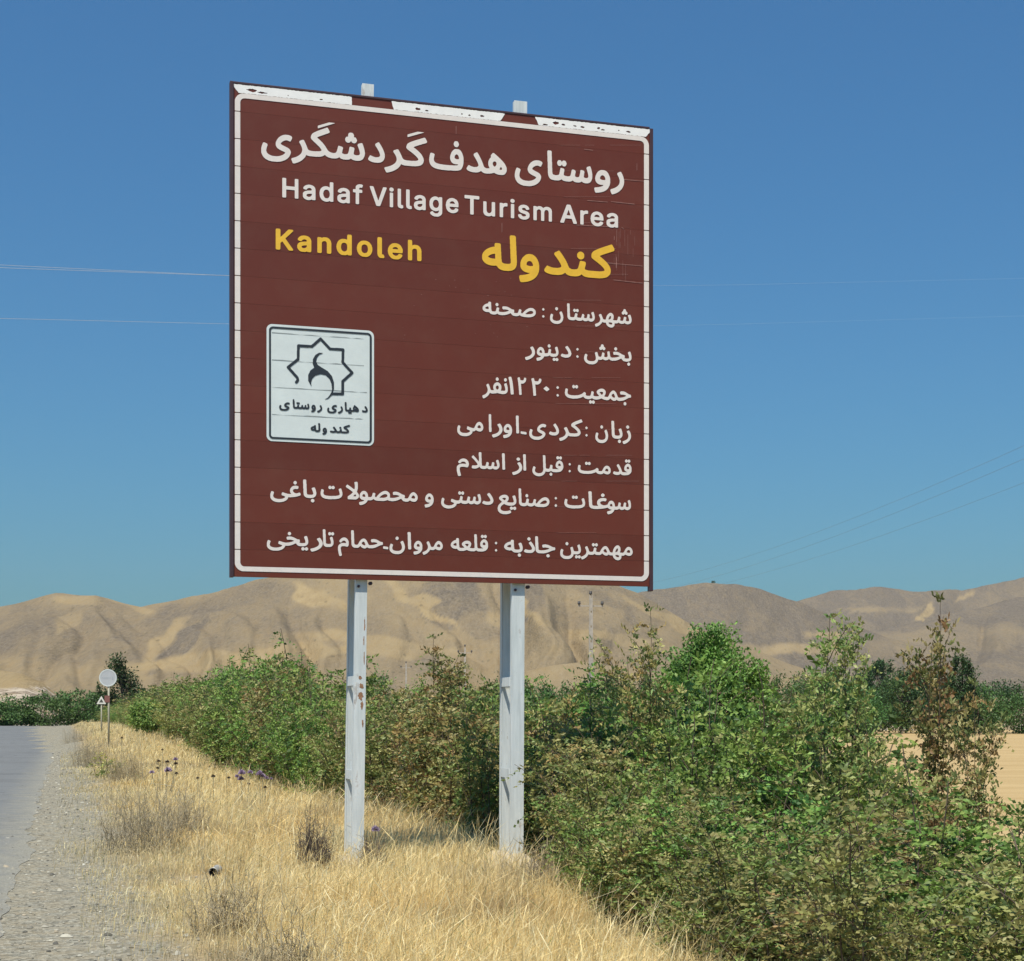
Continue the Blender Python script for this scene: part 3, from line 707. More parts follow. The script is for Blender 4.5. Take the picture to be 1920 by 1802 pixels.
def twig_mesh(name, lines):
    """thin 3-sided tapered twigs; lines = [(points Nx3, r0, r1)]"""
    V = []; Q = []; n = 0
    ang = np.array([0, 2.094, 4.189])
    for pts, r0, r1 in lines:
        pts = np.asarray(pts); m = len(pts); d = np.gradient(pts, axis=0); d /= np.linalg.norm(d, axis=1)[:, None]+1e-9
        a = np.cross(d, [0.3, .2, .93]); a /= np.linalg.norm(a, axis=1)[:, None]+1e-9; b = np.cross(d, a)
        r = np.linspace(r0, r1, m)[:, None, None]
        ring_ = pts[:, None] + r*(a[:, None]*np.cos(ang)[None, :, None]+b[:, None]*np.sin(ang)[None, :, None])
        V.append(ring_.reshape(-1, 3)); i = (np.arange(m-1)*3)[:, None]+np.arange(3)[None]; j = (np.arange(m-1)*3)[:, None]+((np.arange(3)+1) % 3)[None]
        Q.append(np.stack([i, j, j+3, i+3], -1).reshape(-1, 4)+n); n += 3*m
    return mesh_np(name, np.concatenate(V), quads=np.concatenate(Q), smooth=True)
def leaflets(base, dirn, up, L, W, cols):
    """arrays of folded diamond leaflets: 4 verts, 2 tris each"""
    side = np.cross(dirn, up); side /= np.linalg.norm(side, axis=1)[:, None]+1e-9
    L = L[:, None]; W = W[:, None]
    tip = base+dirn*L; mid = base+dirn*L*.45
    a = mid+side*W*.5+up*W*.18; b = mid-side*W*.5+up*W*.18
    V = np.stack([base, a, tip, b], 1).reshape(-1, 3); n = len(base); i = np.arange(n)*4
    T = np.stack([np.stack([i, i+1, i+2], -1), np.stack([i, i+2, i+3], -1)], 1).reshape(-1, 3)
    return V, T, np.repeat(cols, 2, axis=0)
def norm(a): return a/(np.linalg.norm(a, axis=-1, keepdims=True)+1e-9)
def shrub_mesh(seed, h, spread, nst, pal, leaf_step=.055, low=.12, bushy=1.0, leaf=1.0):
    """many-stemmed shrub with feathery compound leaves -> (foliage mesh, stems mesh)"""
    rg = np.random.RandomState(seed); lines = []; B = []; DD = []; UU = []; CC = []
    pal = np.array(PAL[pal])
    def leafy(pts, start, step, dens=1.0):
        seg = np.linalg.norm(np.diff(pts, axis=0), axis=1); cl = np.concatenate([[0], np.cumsum(seg)])
        az = rg.uniform(0, 6.28)
        for sdist in np.arange(start, cl[-1], step):
            p = np.array([np.interp(sdist, cl, pts[:, k]) for k in range(3)])
            az += 2.4+rg.uniform(-.4, .4)
            el = rg.uniform(-.45, .85); rd = np.array([math.cos(az)*math.cos(el), math.sin(az)*math.cos(el), math.sin(el)])
            Lr = rg.uniform(.11, .20)*leaf; c = pal[rg.randint(len(pal))]*rg.uniform(.8, 1.15)
            npair = 4; sideh = norm(np.cross(rd, [0, 0, 1.0])); upv = norm(np.cross(sideh, rd))
            for q in range(npair+1):
                f = .25+.75*q/npair; pp = p+rd*Lr*f-np.array([0, 0, .05*f*f])
                for sg in ((-1, 1) if q < npair else (0,)):
                    d = sideh*sg*.9+rd*(.45 if sg else 1)+rg.normal(0, .22, 3)
                    B.append(pp); DD.append(d); UU.append(upv*.6+rg.normal(0, 1.0, 3)); CC.append(c*rg.uniform(.85, 1.15))
        return
    for k in range(nst):
        a = rg.uniform(0, 6.28); rb = spread*.35*math.sqrt(rg.rand()); p0 = np.array([rb*math.cos(a), rb*math.sin(a), -.15])
        ht = h*rg.uniform(.55, 1.0)*(1-.25*rb/spread); out = spread*rg.uniform(.15, 1.0)
        a2 = a+rg.uniform(-.7, .7)
        p2 = np.array([p0[0]+out*math.cos(a2), p0[1]+out*math.sin(a2), ht*(1-.32*out/spread)]); p1 = (p0+p2)/2+np.array([-.15*math.cos(a2)*out, -.15*math.sin(a2)*out, ht*.22])
        t = np.linspace(0, 1, 9)[:, None]; pts = bez(p0, p1, p2, t)+np.cumsum(rg.normal(0, .012, (9, 3)), 0)
        lines.append((pts, .013*h/1.8 if nst > 5 else .010, .0045 if nst > 5 else .003)); leafy(pts, h*low, leaf_step)
        for q in range(int(5*bushy)):
            f = rg.uniform(.12, .85); b0 = pts[0]+(pts[-1]-pts[0])*0
            b0 = np.array([np.interp(f, np.linspace(0, 1, 9), pts[:, j]) for j in range(3)])
            az = rg.uniform(0, 6.28); bl = rg.uniform(.25, .6)*min(1, h/1.6); b2 = b0+np.array([math.cos(az)*bl*.8, math.sin(az)*bl*.8, bl*rg.uniform(.05, .75)])
            bp = bez(b0, (b0+b2)/2+np.array([0, 0, bl*.15]), b2, np.linspace(0, 1, 5)[:, None]); lines.append((bp, .006, .003)); leafy(bp, .06, leaf_step)
    B = np.array(B); DD = norm(np.array(DD)); UU = norm(np.array(UU)); CC = np.clip(np.array(CC), .01, .6); n = len(B)
    V, T, C_ = leaflets(B, DD, UU, rg.uniform(.032, .055, n)*leaf, rg.uniform(.016, .024, n)*leaf, CC)
    k_ = h/float(np.percentile(V[:, 2], 97))
    V = V*np.array([1, 1, k_]); lines = [(l*np.array([1, 1, k_]), a, b) for l, a, b in lines]
    return mesh_np('foliage', V, tris=T, tint=C_), twig_mesh('stems', lines)
def make_shrub(name, meshes, x, y, rz, sc, z=None):
    root = empty(name, (x, y, float(gz(x, y)) if z is None else z), rz); root.scale = sc if isinstance(sc, tuple) else (sc, sc, sc)
    link('foliage', meshes[0], M_LEAF, root); link('stems', meshes[1], M_TWIG, root)
    return root

def crown_mesh(seed, rx, ry, rz, cz, nclump, nleaf, L, pal, spread=.17):
    rg = np.random.RandomState(seed); pal = np.array(PAL[pal])
    d = norm(rg.normal(0, 1, (nclump, 3))); rad = rg.uniform(.3, 1.0, nclump)**.45
    ctr = d*rad[:, None]*np.array([rx, ry, rz])+[0, 0, cz]
    k = rg.randint(nclump, size=nleaf); off = np.clip(rg.normal(0, 1, (nleaf, 3)), -1.7, 1.7)*np.array([rx, ry, rz])*spread*rg.uniform(.6, 1.3, nclump)[k][:, None]
    p = ctr[k]+off; p = p[p[:, 2] > .15]; k = k[:len(p)]; n = len(p)
    out = norm(p-[0, 0, cz]); dr = norm(out*.5+rg.normal(0, .8, (n, 3))); up = norm(out+rg.normal(0, .6, (n, 3))+[0, 0, .5])
    cc = pal[rg.randint(len(pal), size=nclump)][k]*.5+pal[rg.randint(len(pal), size=n)]*.5; cc = cc*rg.uniform(.8, 1.2, (n, 1))
    V, T, C_ = leaflets(p, dr, up, rg.uniform(.7, 1.3, n)*L, rg.uniform(.4, .7, n)*L, cc)
    return mesh_np('crown', V, tris=T, tint=C_), ctr
def trunk_mesh(ctr, h, r, seed=0):
    rg = np.random.RandomState(seed); lines = []
    top = np.array([rg.normal(0, .05), rg.normal(0, .05), h]); p0 = np.array([0, 0, -.2])
    t = np.linspace(0, 1, 7)[:, None]; main = bez(p0, np.array([rg.normal(0, .1*h*.3), rg.normal(0, .1*h*.3), h*.5]), top, t); lines.append((main, r, r*.25))
    for c in ctr[::2]:
        f = rg.uniform(.25, .8); b0 = np.array([np.interp(f, np.linspace(0, 1, 7), main[:, j]) for j in range(3)])
        lines.append((bez(b0, (b0+c)/2+[0, 0, .08*h], c, np.linspace(0, 1, 5)[:, None]), r*.4, r*.08))
    return twig_mesh('trunk', lines)
def make_tree(name, x, y, cm, tm, label, cat='tree', group=None, rz=0, sc=1.0):
    root = empty(name, (x, y, float(gz(x, y))), rz); root.scale = sc if isinstance(sc, tuple) else (sc, sc, sc)
    link('crown', cm, M_LEAF, root); link('trunk', tm, M_BARK, root)
    tag(root, label, cat, group); return root

# ---- roadside hedge of shrubs
SV = {}
def var(kind, k):
    key = (kind, k)
    if key not in SV:
        sd = hash(key[1])*13+{'green':1,'olive':2,'brown':3,'mixed':4,'bright':5,'yellow':6}[kind]*101
        SV[key] = shrub_mesh(sd % 99991, 1.7, .85, 11, kind, .054, .06, 1.0, 1.3)
    return SV[key]
rg = random.Random(21)
def top_at(px, Y):   # how high the hedge stands above road level
    E = np.interp(px, [100, 250, 300, 400, 480, 640, 690, 740, 800, 850, 930, 1000, 1100, 1200, 1300, 1400, 1500, 1600, 1680, 1750, 1850, 1950, 2200],
                      [10, 18, 36, 58, 80, 64, 25, 5, 15, 35, 15, 8, 5, 5, -15, -35, 8, -30, -98, -138, -158, -172, -185])
    return CAMZ+float(E)/F*Y
rows = []
t = 6.2
while t < 14:
    rows.append((min(4.15, 3.62+(t-8)*.11)+rg.uniform(-.12, .2), t, 3)); t += .62
t = 6.5
while t < 62:
    stp = 1.0 if t < 26 else 1.25
    for s0, q in ((4.55, 0), (5.5, 1), (6.6, 2)):
        if q == 2 and (t > 26 or t < 11): continue
        rows.append((s0+rg.uniform(-.25, .25)+(.25 if t < 9 else 0), t+rg.uniform(-.3, .3)+q*.4, q))
    t += stp
while t < 185:
    for s0, q in ((4.7, 0), (6.4, 1)): rows.append((s0+rg.uniform(-.4, .4), t+rg.uniform(-.8, .8), q))
    t += 2.0 if t < 110 else 3.0
for n, (s0, t0, q) in enumerate(rows):
    x, y = st(s0, t0); Y = y
    px = 960+F*x/Y
    if px > 2250 or px < -300 or (q == 3 and px < 1075): continue
    if q == 0 and 13 < Y < 18 and 860 < px < 1090: x, y = st(s0+.6, t0); Y = y; px = 960+F*x/Y
    tone = [(250, [1, .3, 0, .6, 0, .3]), (420, [.6, .8, .1, .8, 0, 1.6]), (650, [3, .5, .1, .8, .6, 0]), (960, [.8, 1.4, 1.1, 1.2, 0, 0]), (1140, [.8, 1.2, 1.3, 1.3, 0, 0]),
            (1420, [2.4, .6, .15, .8, 1.2, 0]), (1760, [1.2, 1.8, .5, 1.6, 0, 0]), (9999, [1.4, 1.6, .7, 1.8, 0, 0])]
    kind = rg.choices(['green','olive','brown','mixed','bright','yellow'], next(w_ for lim, w_ in tone if px < lim))[0]
    zg = float(gz(x, y)); h = (top_at(px, Y)-zg)*(1.0 if q else .88)*rg.uniform(.74, 1.06)
    if q == 3: h = rg.uniform(.6, 1.0); kind = rg.choice(['olive', 'brown', 'mixed'])
    ms = var(kind, rg.randrange(3))
    sc = h/1.7; wx = max(sc, .8 if q < 3 else .6)*rg.uniform(.9, 1.1)*(1.0 if Y < 60 else 1.35)
    o = make_shrub('hedge_shrub', ms, x, y, rg.uniform(0, 6.28), (wx, wx, sc))
    names = {'bright':'bright green','green':'green','olive':'olive','brown':'brownish','mixed':'mottled green and tan','yellow':'yellowish'}
    if Y < 26:
        tag(o, names[kind]+' leafy shrub in the near tangled part of the roadside hedge', 'shrub', 'leafy shrubs of the near hedge, '+names[kind])
    else:
        tag(o, names[kind]+' shrub in the hedge along the road beyond the big sign', 'shrub', 'shrubs of the far hedge, '+names[kind])
# ---- taller sparse saplings standing out of the hedge
SP = [shrub_mesh(900+k, 2.6, .34, 4, ['brown','mixed','olive'][k % 3], .03, .28, 1.3, 1.15) for k in range(3)]
def sapling(px, py_top, Y, k, label, wide=1.0):
    x = (px-960)/F*Y; zt = CAMZ+(1340-py_top)/F*Y; zg = float(gz(x, Y)); h = zt-zg
    o = make_shrub('sapling', SP[k], x, Y, px*.7, (wide*h/2.3, wide*h/2.3, h/2.6)); tag(o, label, 'sapling'); return o
sapling(1200, 1195, 15.6, 0, 'thin reddish sapling rising just left of the round bright green tree', .7)
sapling(835, 1232, 22.5, 0, 'thin dark sapling sticking up between the two sign posts')
sapling(1520, 1205, 12.3, 1, 'tall sparse sapling right of the round green tree', .75)
sapling(1590, 1196, 12.9, 2, 'slim sapling with a single high sprig before the grey hill', .6)
sapling(1745, 1194, 13.6, 0, 'tall brown leaved sapling in front of the dark column tree', .62)
sapling(1640, 1330, 11.6, 1, 'mottled sapling standing before the stubble field', .6)
sapling(1825, 1340, 10.9, 0, 'crooked brown sapling against the pale stubble field at the right', .6)
sapling(1462, 1335, 13.2, 2, 'olive sapling at the right foot of the round green tree', .8)
sapling(1100, 1285, 17.5, 1, 'mottled sapling in front of the concrete power pole')

for n, (px, pt, Y, sh_) in enumerate([(1185, 1318, 19, 0), (1245, 1292, 20, 1), (1305, 1318, 19, 2), (1385, 1342, 18.5, 0), (1430, 1345, 19.5, 1)]):
    x = (px-960)/F*Y; zg = float(gz(x, Y)); h = CAMZ+(1340-pt)/F*Y-zg
    o = make_shrub('hedge_shrub', var('bright', sh_), x, Y, n*1.9, (h/1.7*.95, h/1.7*.95, h/1.7)); tag(o, 'bright green bush growing into the lower front of the round green tree', 'shrub', 'bright bushes below the round tree')
# ---- trees behind the hedge
def tree_at(name, px, py_top, Y, width_px, pal, label, seed, group=None, nleaf=5000, L=None, cat='tree', low=.3, nclump=46):
    x = (px-960)/F*Y; zg = float(gz(x, Y)); H = CAMZ+(1340-py_top)/F*Y-zg; rx = width_px/2/F*Y*.86
    L = L or max(.07, Y/F*5.0); zc = H*(.5+low/2); rz = (H-zc)*.88
    cm, ctr = crown_mesh(seed, rx, rx, rz, zc, nclump, nleaf, L, pal, .17 if nclump < 60 else .12)
    return make_tree(name, x, Y, cm, trunk_mesh(ctr, H*.75, max(.05, H*.018), seed), label, cat, group)
tree_at('round_tree', 1330, 1170, 26, 250, 'bright', 'round bright green tree rising highest above the hedge', 31, nleaf=46000, L=.065, low=.12, nclump=120)
tree_at('broadleaf_tree', 228, 1231, 195, 75, 'dark', 'dark tree standing behind the round disc sign', 32, nleaf=4500, low=.1)
for k, (px, py, Y, wd, pal) in enumerate([(14,1308,190,105,'far'),(84,1297,192,112,'far'),(148,1293,198,112,'far'),(186,1285,205,60,'dark'),(275,1288,190,60,'dark')]):
    tree_at('roadside_tree', px, py, Y, wd, pal, ['small dark bush at the left edge beyond the road end','rounded green bush where the road ends','green bush just left of the disc sign','dark narrow tree touching the left of the disc sign','dark bush just right of the disc sign'][k], 40+k, 'bushes where the road ends', 4200, low=-.15)
k = 0
for Y, xs, py, pals in ((75, range(270, 560, 42), 1296, 'far'), (58, range(640, 960, 60), 1285, 'far'), (90, range(660, 1200, 55), 1268, 'far'), (48, range(1000, 1230, 70), 1290, 'far'), (110, range(940, 1260, 48), 1262, 'dark')):
    for px in xs:
        tree_at('orchard_tree', px+rg.uniform(-14, 14), py+rg.uniform(-12, 14), Y*rg.uniform(.94, 1.06), 90 if Y < 70 else 72, pals if rg.random() < .75 else 'green', 'green orchard tree in the mass behind the hedge left of the round tree', 60+k, 'orchard trees behind the hedge', 2600, low=.0); k += 1
for px, py, Y, wd, pal, lb in [(1805,1212,170,62,'dark','dark column tree behind the brown sapling'),(1650,1231,420,70,'dark','small bluish dark clump below the grey ridge at the right'),(1700,1244,225,70,'dark','dark tree at the left of the far field edge'),(1560,1252,200,70,'far','dark green tree beyond the field behind the tall sparse sapling'),(1615,1262,190,70,'dark','dark tree beyond the field behind the slim sapling'),(1745,1262,190,80,'dark','dark tree just left of the column tree')]:
    tree_at('field_tree', px, py, Y, wd, pal, lb, 140+k, None, 5200, low=.05, nclump=70); k += 1
for px in list(range(1480, 1960, 40))+[2010, 2060, 2120, 2180]:
    tree_at('field_tree', px+rg.uniform(-10, 10), 1262+rg.uniform(-10, 22), 185*rg.uniform(.85, 1.1), 112, rg.choice(['far','far','dark']), 'green tree in the row along the far side of the stubble field', 140+k, 'trees along the far side of the field', 4200, low=-.1); k += 1
# lone tree on the far crest
x, Y = (1338-960)/F*2300, 2300
cm, ctr = crown_mesh(77, 3.6, 3.6, 1.6, 4.2, 14, 500, .9, 'dark'); hz = CAMZ+(1340-1095)/F*2300
o = make_tree('crest_tree', x, Y, cm, trunk_mesh(ctr, 4, .3, 3), 'lone tiny tree on the crest of the grey hill'); o.location.z = hz-1.5

# ---- tall golden grass (one object)
def build_grass():
    rg = np.random.RandomState(5)
    def batch(n, s0, s1, y0, y1, pw=1.0):
        s = rg.uniform(s0-.5 if s0 > 0 else s0, s1, n); t = y0*(y1/y0)**(rg.rand(n)**pw); return s, t
    S = []; T_ = []
    for n, s0, s1, t0, t1 in [(150000, .6, 4.35, 7.0, 14), (110000, .4, 4.4, 14, 27), (70000, .2, 4.6, 27, 60), (36000, .1, 5, 60, 190), (9000, -12, -8, 20, 200)]:
        s, t = batch(n, s0, s1, t0, t1); S.append(s); T_.append(t)
    s = np.concatenate(S); t = np.concatenate(T_)
    x = RN[0]*s+RD[0]*t; y = RN[1]*s+RD[1]*t
    s_lim = np.clip(3.35+(t-8)*.15, 3.2, 4.5)+(fbm(x*1.7, y*1.7+40, 3)-.47)*.9; keepn = fbm(x*.9+4, y*.9, 3)
    edge = .55+.9*(fbm(x*.5, y*.5+9, 3)-.47)*2 - .012*np.clip(t-10, 0, 40)
    dens = np.where(s > -5, (.05+.95*sstep(edge-.5, edge+1.0, s))*(s > -.1), .6); dens *= np.clip(.35+1.5*(keepn-.25), .15, 1)
    can_y = CAMZ*F/(1642-1340); can_x = (404-960)/F*can_y; near_can = (np.hypot((x-can_x), (y-can_y+.45)*.55) < .30)
    k = (~near_can) & (rg.rand(len(s)) < dens) & ((s < s_lim) | (rg.rand(len(s)) < .07)); s, t, x, y = s[k], t[k], x[k], y[k]; n = len(s)
    z = gz(x, y); hN = fbm(x*.6+30, y*.6, 3)
    h = (.05+.12*np.clip((s-.4)/1.6, 0, 1))*(.45+1.1*hN)*rg.gamma(4, .24, n).clip(.35, 1.7)
    h = np.where(rg.rand(n) < .10, h*rg.uniform(1.5, 2.3, n), h); h = h*(1+.5*sstep(3.3, 4.2, s)); h = np.where(s < -5, .3, h); h = np.minimum(h, .62)
    az = rg.uniform(0, 6.28, n); ln = rg.gamma(2, .24, n).clip(0, 1.1)
    wind = np.array([.25, -.1]); dx = np.cos(az)*ln+wind[0]*.5; dy = np.sin(az)*ln+wind[1]*.5
    dist = np.hypot(x, y); wd = (.0006+.00009*dist)*rg.uniform(.7, 1.4, n)
    pa = rg.uniform(0, 3.14, n); px, py = np.cos(pa)*wd, np.sin(pa)*wd
    b = np.stack([x, y, z-.02], 1); m_ = np.stack([x+dx*h*.3, y+dy*h*.3, z+h*.6], 1); tp = np.stack([x+dx*h, y+dy*h, z+h*(1-.25*ln)], 1)
    pp = np.stack([px, py, px*0], 1)
    seed = rg.rand(n) < .45; sw = np.where(seed, 1.5, .55)[:, None]; ms = b+(m_-b)*1.0; up = m_+(tp-m_)*.55
    V = np.stack([b-pp, b+pp, ms-pp*.7, ms+pp*.7, up-pp*sw, up+pp*sw, tp], 1).reshape(-1, 3); i = np.arange(n)*7
    Tr = np.stack([np.stack([i, i+1, i+3], -1), np.stack([i, i+3, i+2], -1), np.stack([i+2, i+3, i+5], -1), np.stack([i+2, i+5, i+4], -1), np.stack([i+4, i+5, i+6], -1)], 1).reshape(-1, 3)
    pal = np.array([(.90,.745,.385),(.86,.70,.345),(.90,.78,.45),(.80,.63,.31),(.90,.82,.53),(.66,.50,.24)])
    c = pal[rg.randint(len(pal), size=n)]*rg.uniform(.85, 1.12, (n, 1))
    pt = fbm(x*.55, y*.55+50, 3); g_ = np.clip(sstep(.52, .66, pt)+.55*sstep(2.2, .6, s)*sstep(.35, .5, fbm(x*1.1+20, y*1.1, 3)), 0, 1)[:, None]
    c = c*(1-g_)+np.array([.50,.42,.265])*rg.uniform(.8, 1.2, (n, 1))*g_
    org = sstep(.55, .7, fbm(x*.8+70, y*.8, 3))[:, None]; c = c*(1-.5*org)+c*np.array([1.0, .86, .62])*.5*org
    gr = (rg.rand(n) < .03)[:, None]; c = np.where(gr, np.array([.2,.22,.08])[None], c)
    ct = np.repeat(c, 5, axis=0).reshape(n, 5, 3); ct[:, 2:] = np.where(seed[:, None, None], ct[:, 2:]*1.12, ct[:, 2:])
    o = link('grass', mesh_np('grass', V, tris=Tr, tint=ct.reshape(-1, 3)), leafmat('dry_grass', .45, .6, .2)); tag(o, 'tall golden dry grass covering the verge', 'grass', kind='stuff')
build_grass()

# ---- gravel stones on the shoulder
def build_gravel():
    rg = np.random.RandomState(9); n = 9000
    t = 7.5*(60/7.5)**rg.rand(n); s = rg.uniform(-.75, 1.7, n)
    s = s*np.where(t > 20, .6, 1); x = RN[0]*s+RD[0]*t; y = RN[1]*s+RD[1]*t
    k = (rg.rand(n) < np.clip(1.2-.75*abs(s-.35), .08, 1)*np.clip(.4+1.6*(fbm(x*1.3, y*1.3, 3)-.25), .1, 1)); x, y, t = x[k], y[k], t[k]; n = len(x)
    r = np.clip(rg.lognormal(-5.0, .5, n), .003, .032)*(1+t/60)
    base = np.array([(1,0,0),(.5,.87,0),(-.5,.87,0),(-1,0,0),(-.5,-.87,0),(.5,-.87,0),(.55,.2,.62),(-.3,.5,.66),(-.25,-.5,.6)], float)
    F_ = [(0,1,6),(1,7,6),(1,2,7),(2,3,7),(3,4,8),(3,8,7),(4,5,8),(5,0,6),(5,6,8),(6,7,8)]
    V = base[None]*(1+rg.normal(0, .18, (n, 9, 3)))*np.stack([r*rg.uniform(.8, 1.5, n), r*rg.uniform(.7, 1.1, n), r*rg.uniform(.6, 1.1, n)], -1)[:, None]
    a = rg.uniform(0, 6.28, n); c, s_ = np.cos(a)[:, None], np.sin(a)[:, None]; X = V[..., 0]*c-V[..., 1]*s_; Y = V[..., 0]*s_+V[..., 1]*c
    V = np.stack([X+x[:, None], Y+y[:, None], V[..., 2]+gz(x, y)[:, None]+.003], -1)
    T = (np.arange(n)*9)[:, None, None]+np.array(F_)[None]
    col = np.array([(.30,.28,.225),(.22,.205,.165),(.40,.38,.31),(.34,.29,.21),(.10,.095,.08),(.52,.50,.42)])[rg.choice(6, n, p=[.32, .24, .12, .13, .18, .01])]*rg.uniform(.85, 1.15, (n, 1))
    o = link('gravel', mesh_np('gravel', V.reshape(-1, 3), tris=T.reshape(-1, 3), tint=np.repeat(col, len(F_), axis=0)), leafmat('gravel_stone', 0, .85, .2)); tag(o, 'loose grey gravel stones on the road shoulder', 'gravel', kind='stuff')
build_gravel()

# ---- dry weeds
def weed_mesh(seed, h, spread, n, cols):
    rg = np.random.RandomState(seed); lines = []
    for k in range(n):
        a = rg.uniform(0, 6.28); o = spread*math.sqrt(rg.rand()); b_ = spread*.75*rg.rand()**.5; e_ = rg.uniform(0, 6.28); p0 = np.array([b_*math.cos(e_), b_*math.sin(e_)*.8, -.03])
        hh = h*rg.gamma(5, .16)*(1.1-.6*(b_/spread)**2); p2 = p0+np.array([o*.45*math.cos(a), o*.45*math.sin(a), hh]); p1 = (p0+p2)/2+np.array([0, 0, hh*.15])
        pts = bez(p0, p1, p2, np.linspace(0, 1, 6)[:, None])+rg.normal(0, .008, (6, 3)); lines.append((pts, .0026, .0014))
        for q in range(4):
            f = rg.randint(2, 6); b = pts[f]; d = rg.normal(0, .5, 3); d[2] = abs(d[2])+.25; l = h*rg.uniform(.12, .3)
            lines.append((np.array([b, b+d*l*.5, b+d*l+[0, 0, -.01]]), .0020, .0014))
    me = twig_mesh('stems', lines); c = np.array(cols)[rg.randint(len(cols), size=len(me.polygons))]
    a = me.attributes.new('tint', 'FLOAT_COLOR', 'FACE'); cc = np.ones((len(c), 4), np.float32); cc[:, :3] = c*rg.uniform(.8, 1.2, (len(c), 1)); a.data.foreach_set('color', cc.ravel())
    return me
M_WEED = leafmat('dry_weed', .15, .8, .15)
GREYW = [(.47,.40,.275),(.39,.33,.225),(.52,.45,.315),(.33,.285,.2)]; DARKW = [(.17,.135,.11),(.23,.185,.145),(.13,.11,.09)]; TANW = [(.46,.38,.24),(.52,.44,.29),(.38,.315,.2)]
for k, (px, py, wd_px, hpx, cols, n, lb) in enumerate([
    (265, 1600, 200, 100, GREYW, 200, 'bushy grey brown dead weed between the gravel and the golden grass'),
    (345, 1570, 110, 80, GREYW, 130, 'smaller grey dead weed right of the bushy grey brown one'),
    (590, 1615, 75, 75, DARKW, 240, 'dark grey dead weed at the left foot of the left sign post'),
    (700, 1612, 60, 60, DARKW, 120, 'small dark dead weed just right of the left post foot'),
    (420, 1760, 170, 100, TANW, 110, 'wispy tan dead weed beside the gravel in the near foreground'),
    (540, 1835, 210, 90, TANW, 110, 'pale tan dead weed low at the bottom edge of the verge'),
    (165, 1440, 80, 45, GREYW, 200, 'greyish dead weed at the far edge of the road shoulder'),
    (235, 1470, 90, 55, TANW, 200, 'tan dead weed behind the bushy grey brown one'),
    (140, 1400, 60, 30, GREYW, 150, 'low grey dead weed close to the far road edge'),
    (1020, 1640, 90, 70, DARKW, 200, 'dark dead weed at the right foot of the right sign post')]):
    Y = CAMZ*F/(py-1340); x = (px-960)/F*Y
    root = empty('dry_weed', (x, Y, float(gz(x, Y)))); tag(root, lb, 'weed', 'dry weeds on the verge')
    link('stems', weed_mesh(300+k, hpx/F*Y, wd_px/2/F*Y, n, cols), M_WEED, root)
# yellow green low weed
Y = 34; x = (200-960)/F*Y
o = make_shrub('green_weed', shrub_mesh(444, .5, .35, 7, 'yellow', .05, .05, 1.0), x, Y, 0, .9); tag(o, 'small yellow green weed growing in the dry grass by the far shoulder', 'weed')

# ---- thistles
M_STALK = simple('thistle_stalk', (.25, .22, .13), .8, .2, 20)
M_PURPLE = simple('thistle_purple', (.40, .31, .43), .8, .3, 60)
M_SEED = simple('thistle_seed', (.17, .13, .09), .9, .3, 60)
def head_mesh(r, seed):
    rg = np.random.RandomState(seed); n = 170; d = norm(rg.normal(0, 1, (n, 3))); d[:, 2] = abs(d[:, 2])*1.0-.25; d = norm(d)
    up = norm(np.cross(d, rg.normal(0, 1, (n, 3)))); V, T, _ = leaflets(d*r*.15, d, up, np.full(n, r)*rg.uniform(.8, 1.15, n), np.full(n, r*.35), np.zeros((n, 3)))
    return mesh_np('flower_head', V, tris=T)
def thistle(px0, Y, heads, label, seed):
    x0 = (px0-960)/F*Y; z0 = float(gz(x0, Y)); root = empty('thistle', (x0, Y, z0)); tag(root, label, 'thistle', 'thistles in the dry grass')
    rr = random.Random(seed)
    for px, py, rpx, purple in heads:
        p = P(px, py, Y+rr.uniform(-.2, .2))-Vector((x0, Y, z0)); 
        b = Vector((p.x*.35, p.y*.3, -.05)); mb = MB(); mb.tube([b, (b+p)/2+Vector((p.x*.1, 0, .02)), p], [.006, .005, .004], 5); mb.build('stem', M_STALK, root, smooth=True)
        link('flower_head', head_mesh(rpx/F*Y, seed*10+int(px)), M_PURPLE if purple else M_SEED, root, p)
q = lambda a, b: (a/3, 1380+b/3)
thistle(306, 27, [(*q(893,143),3.5,0),(*q(940,147),4,0),(*q(988,133),4.5,1),(*q(990,157),4,0),(*q(888,182),3.2,0),(*q(855,206),4.5,1),(*q(945,195),7,1),(*q(993,212),3.5,0),(*q(913,78),2.2,0)], 'many headed purple thistle left of the sign, farther from the hedge', 1)
thistle(372, 25, [(*q(1112,238),3,0)], 'single pale brown seed head between the two purple thistle clumps, leftmost', 2)
thistle(400, 25, [(*q(1200,228),4,0)], 'single dark seed head midway between the two purple thistle clumps', 3)
thistle(430, 25, [(*q(1287,236),3.2,0),(*q(1270,150),2,0)], 'dark seed head just left of the purple clump nearer the hedge', 4)
thistle(456, 24, [(*q(1360,210),7,1),(*q(1355,243),6,1),(*q(1333,228),4,1),(*q(1407,206),5,1),(*q(1400,270),3,0)], 'dense purple thistle near the hedge, left half of the clump', 5)
thistle(490, 24, [(*q(1462,215),6.5,1),(*q(1478,226),5,1),(*q(1500,238),4,1),(*q(1525,242),3,1),(*q(1492,290),3.5,0)], 'purple thistle nearest the hedge, right half of the clump', 6)
thistle(228, 48, [(*q(685,12),2.6,0)], 'lone dark seed head far off on the grassy verge', 7)
thistle(702, 14.6, [(704, 1556, 7.5, 1)], 'single purple flower head just right of the left sign post', 8)

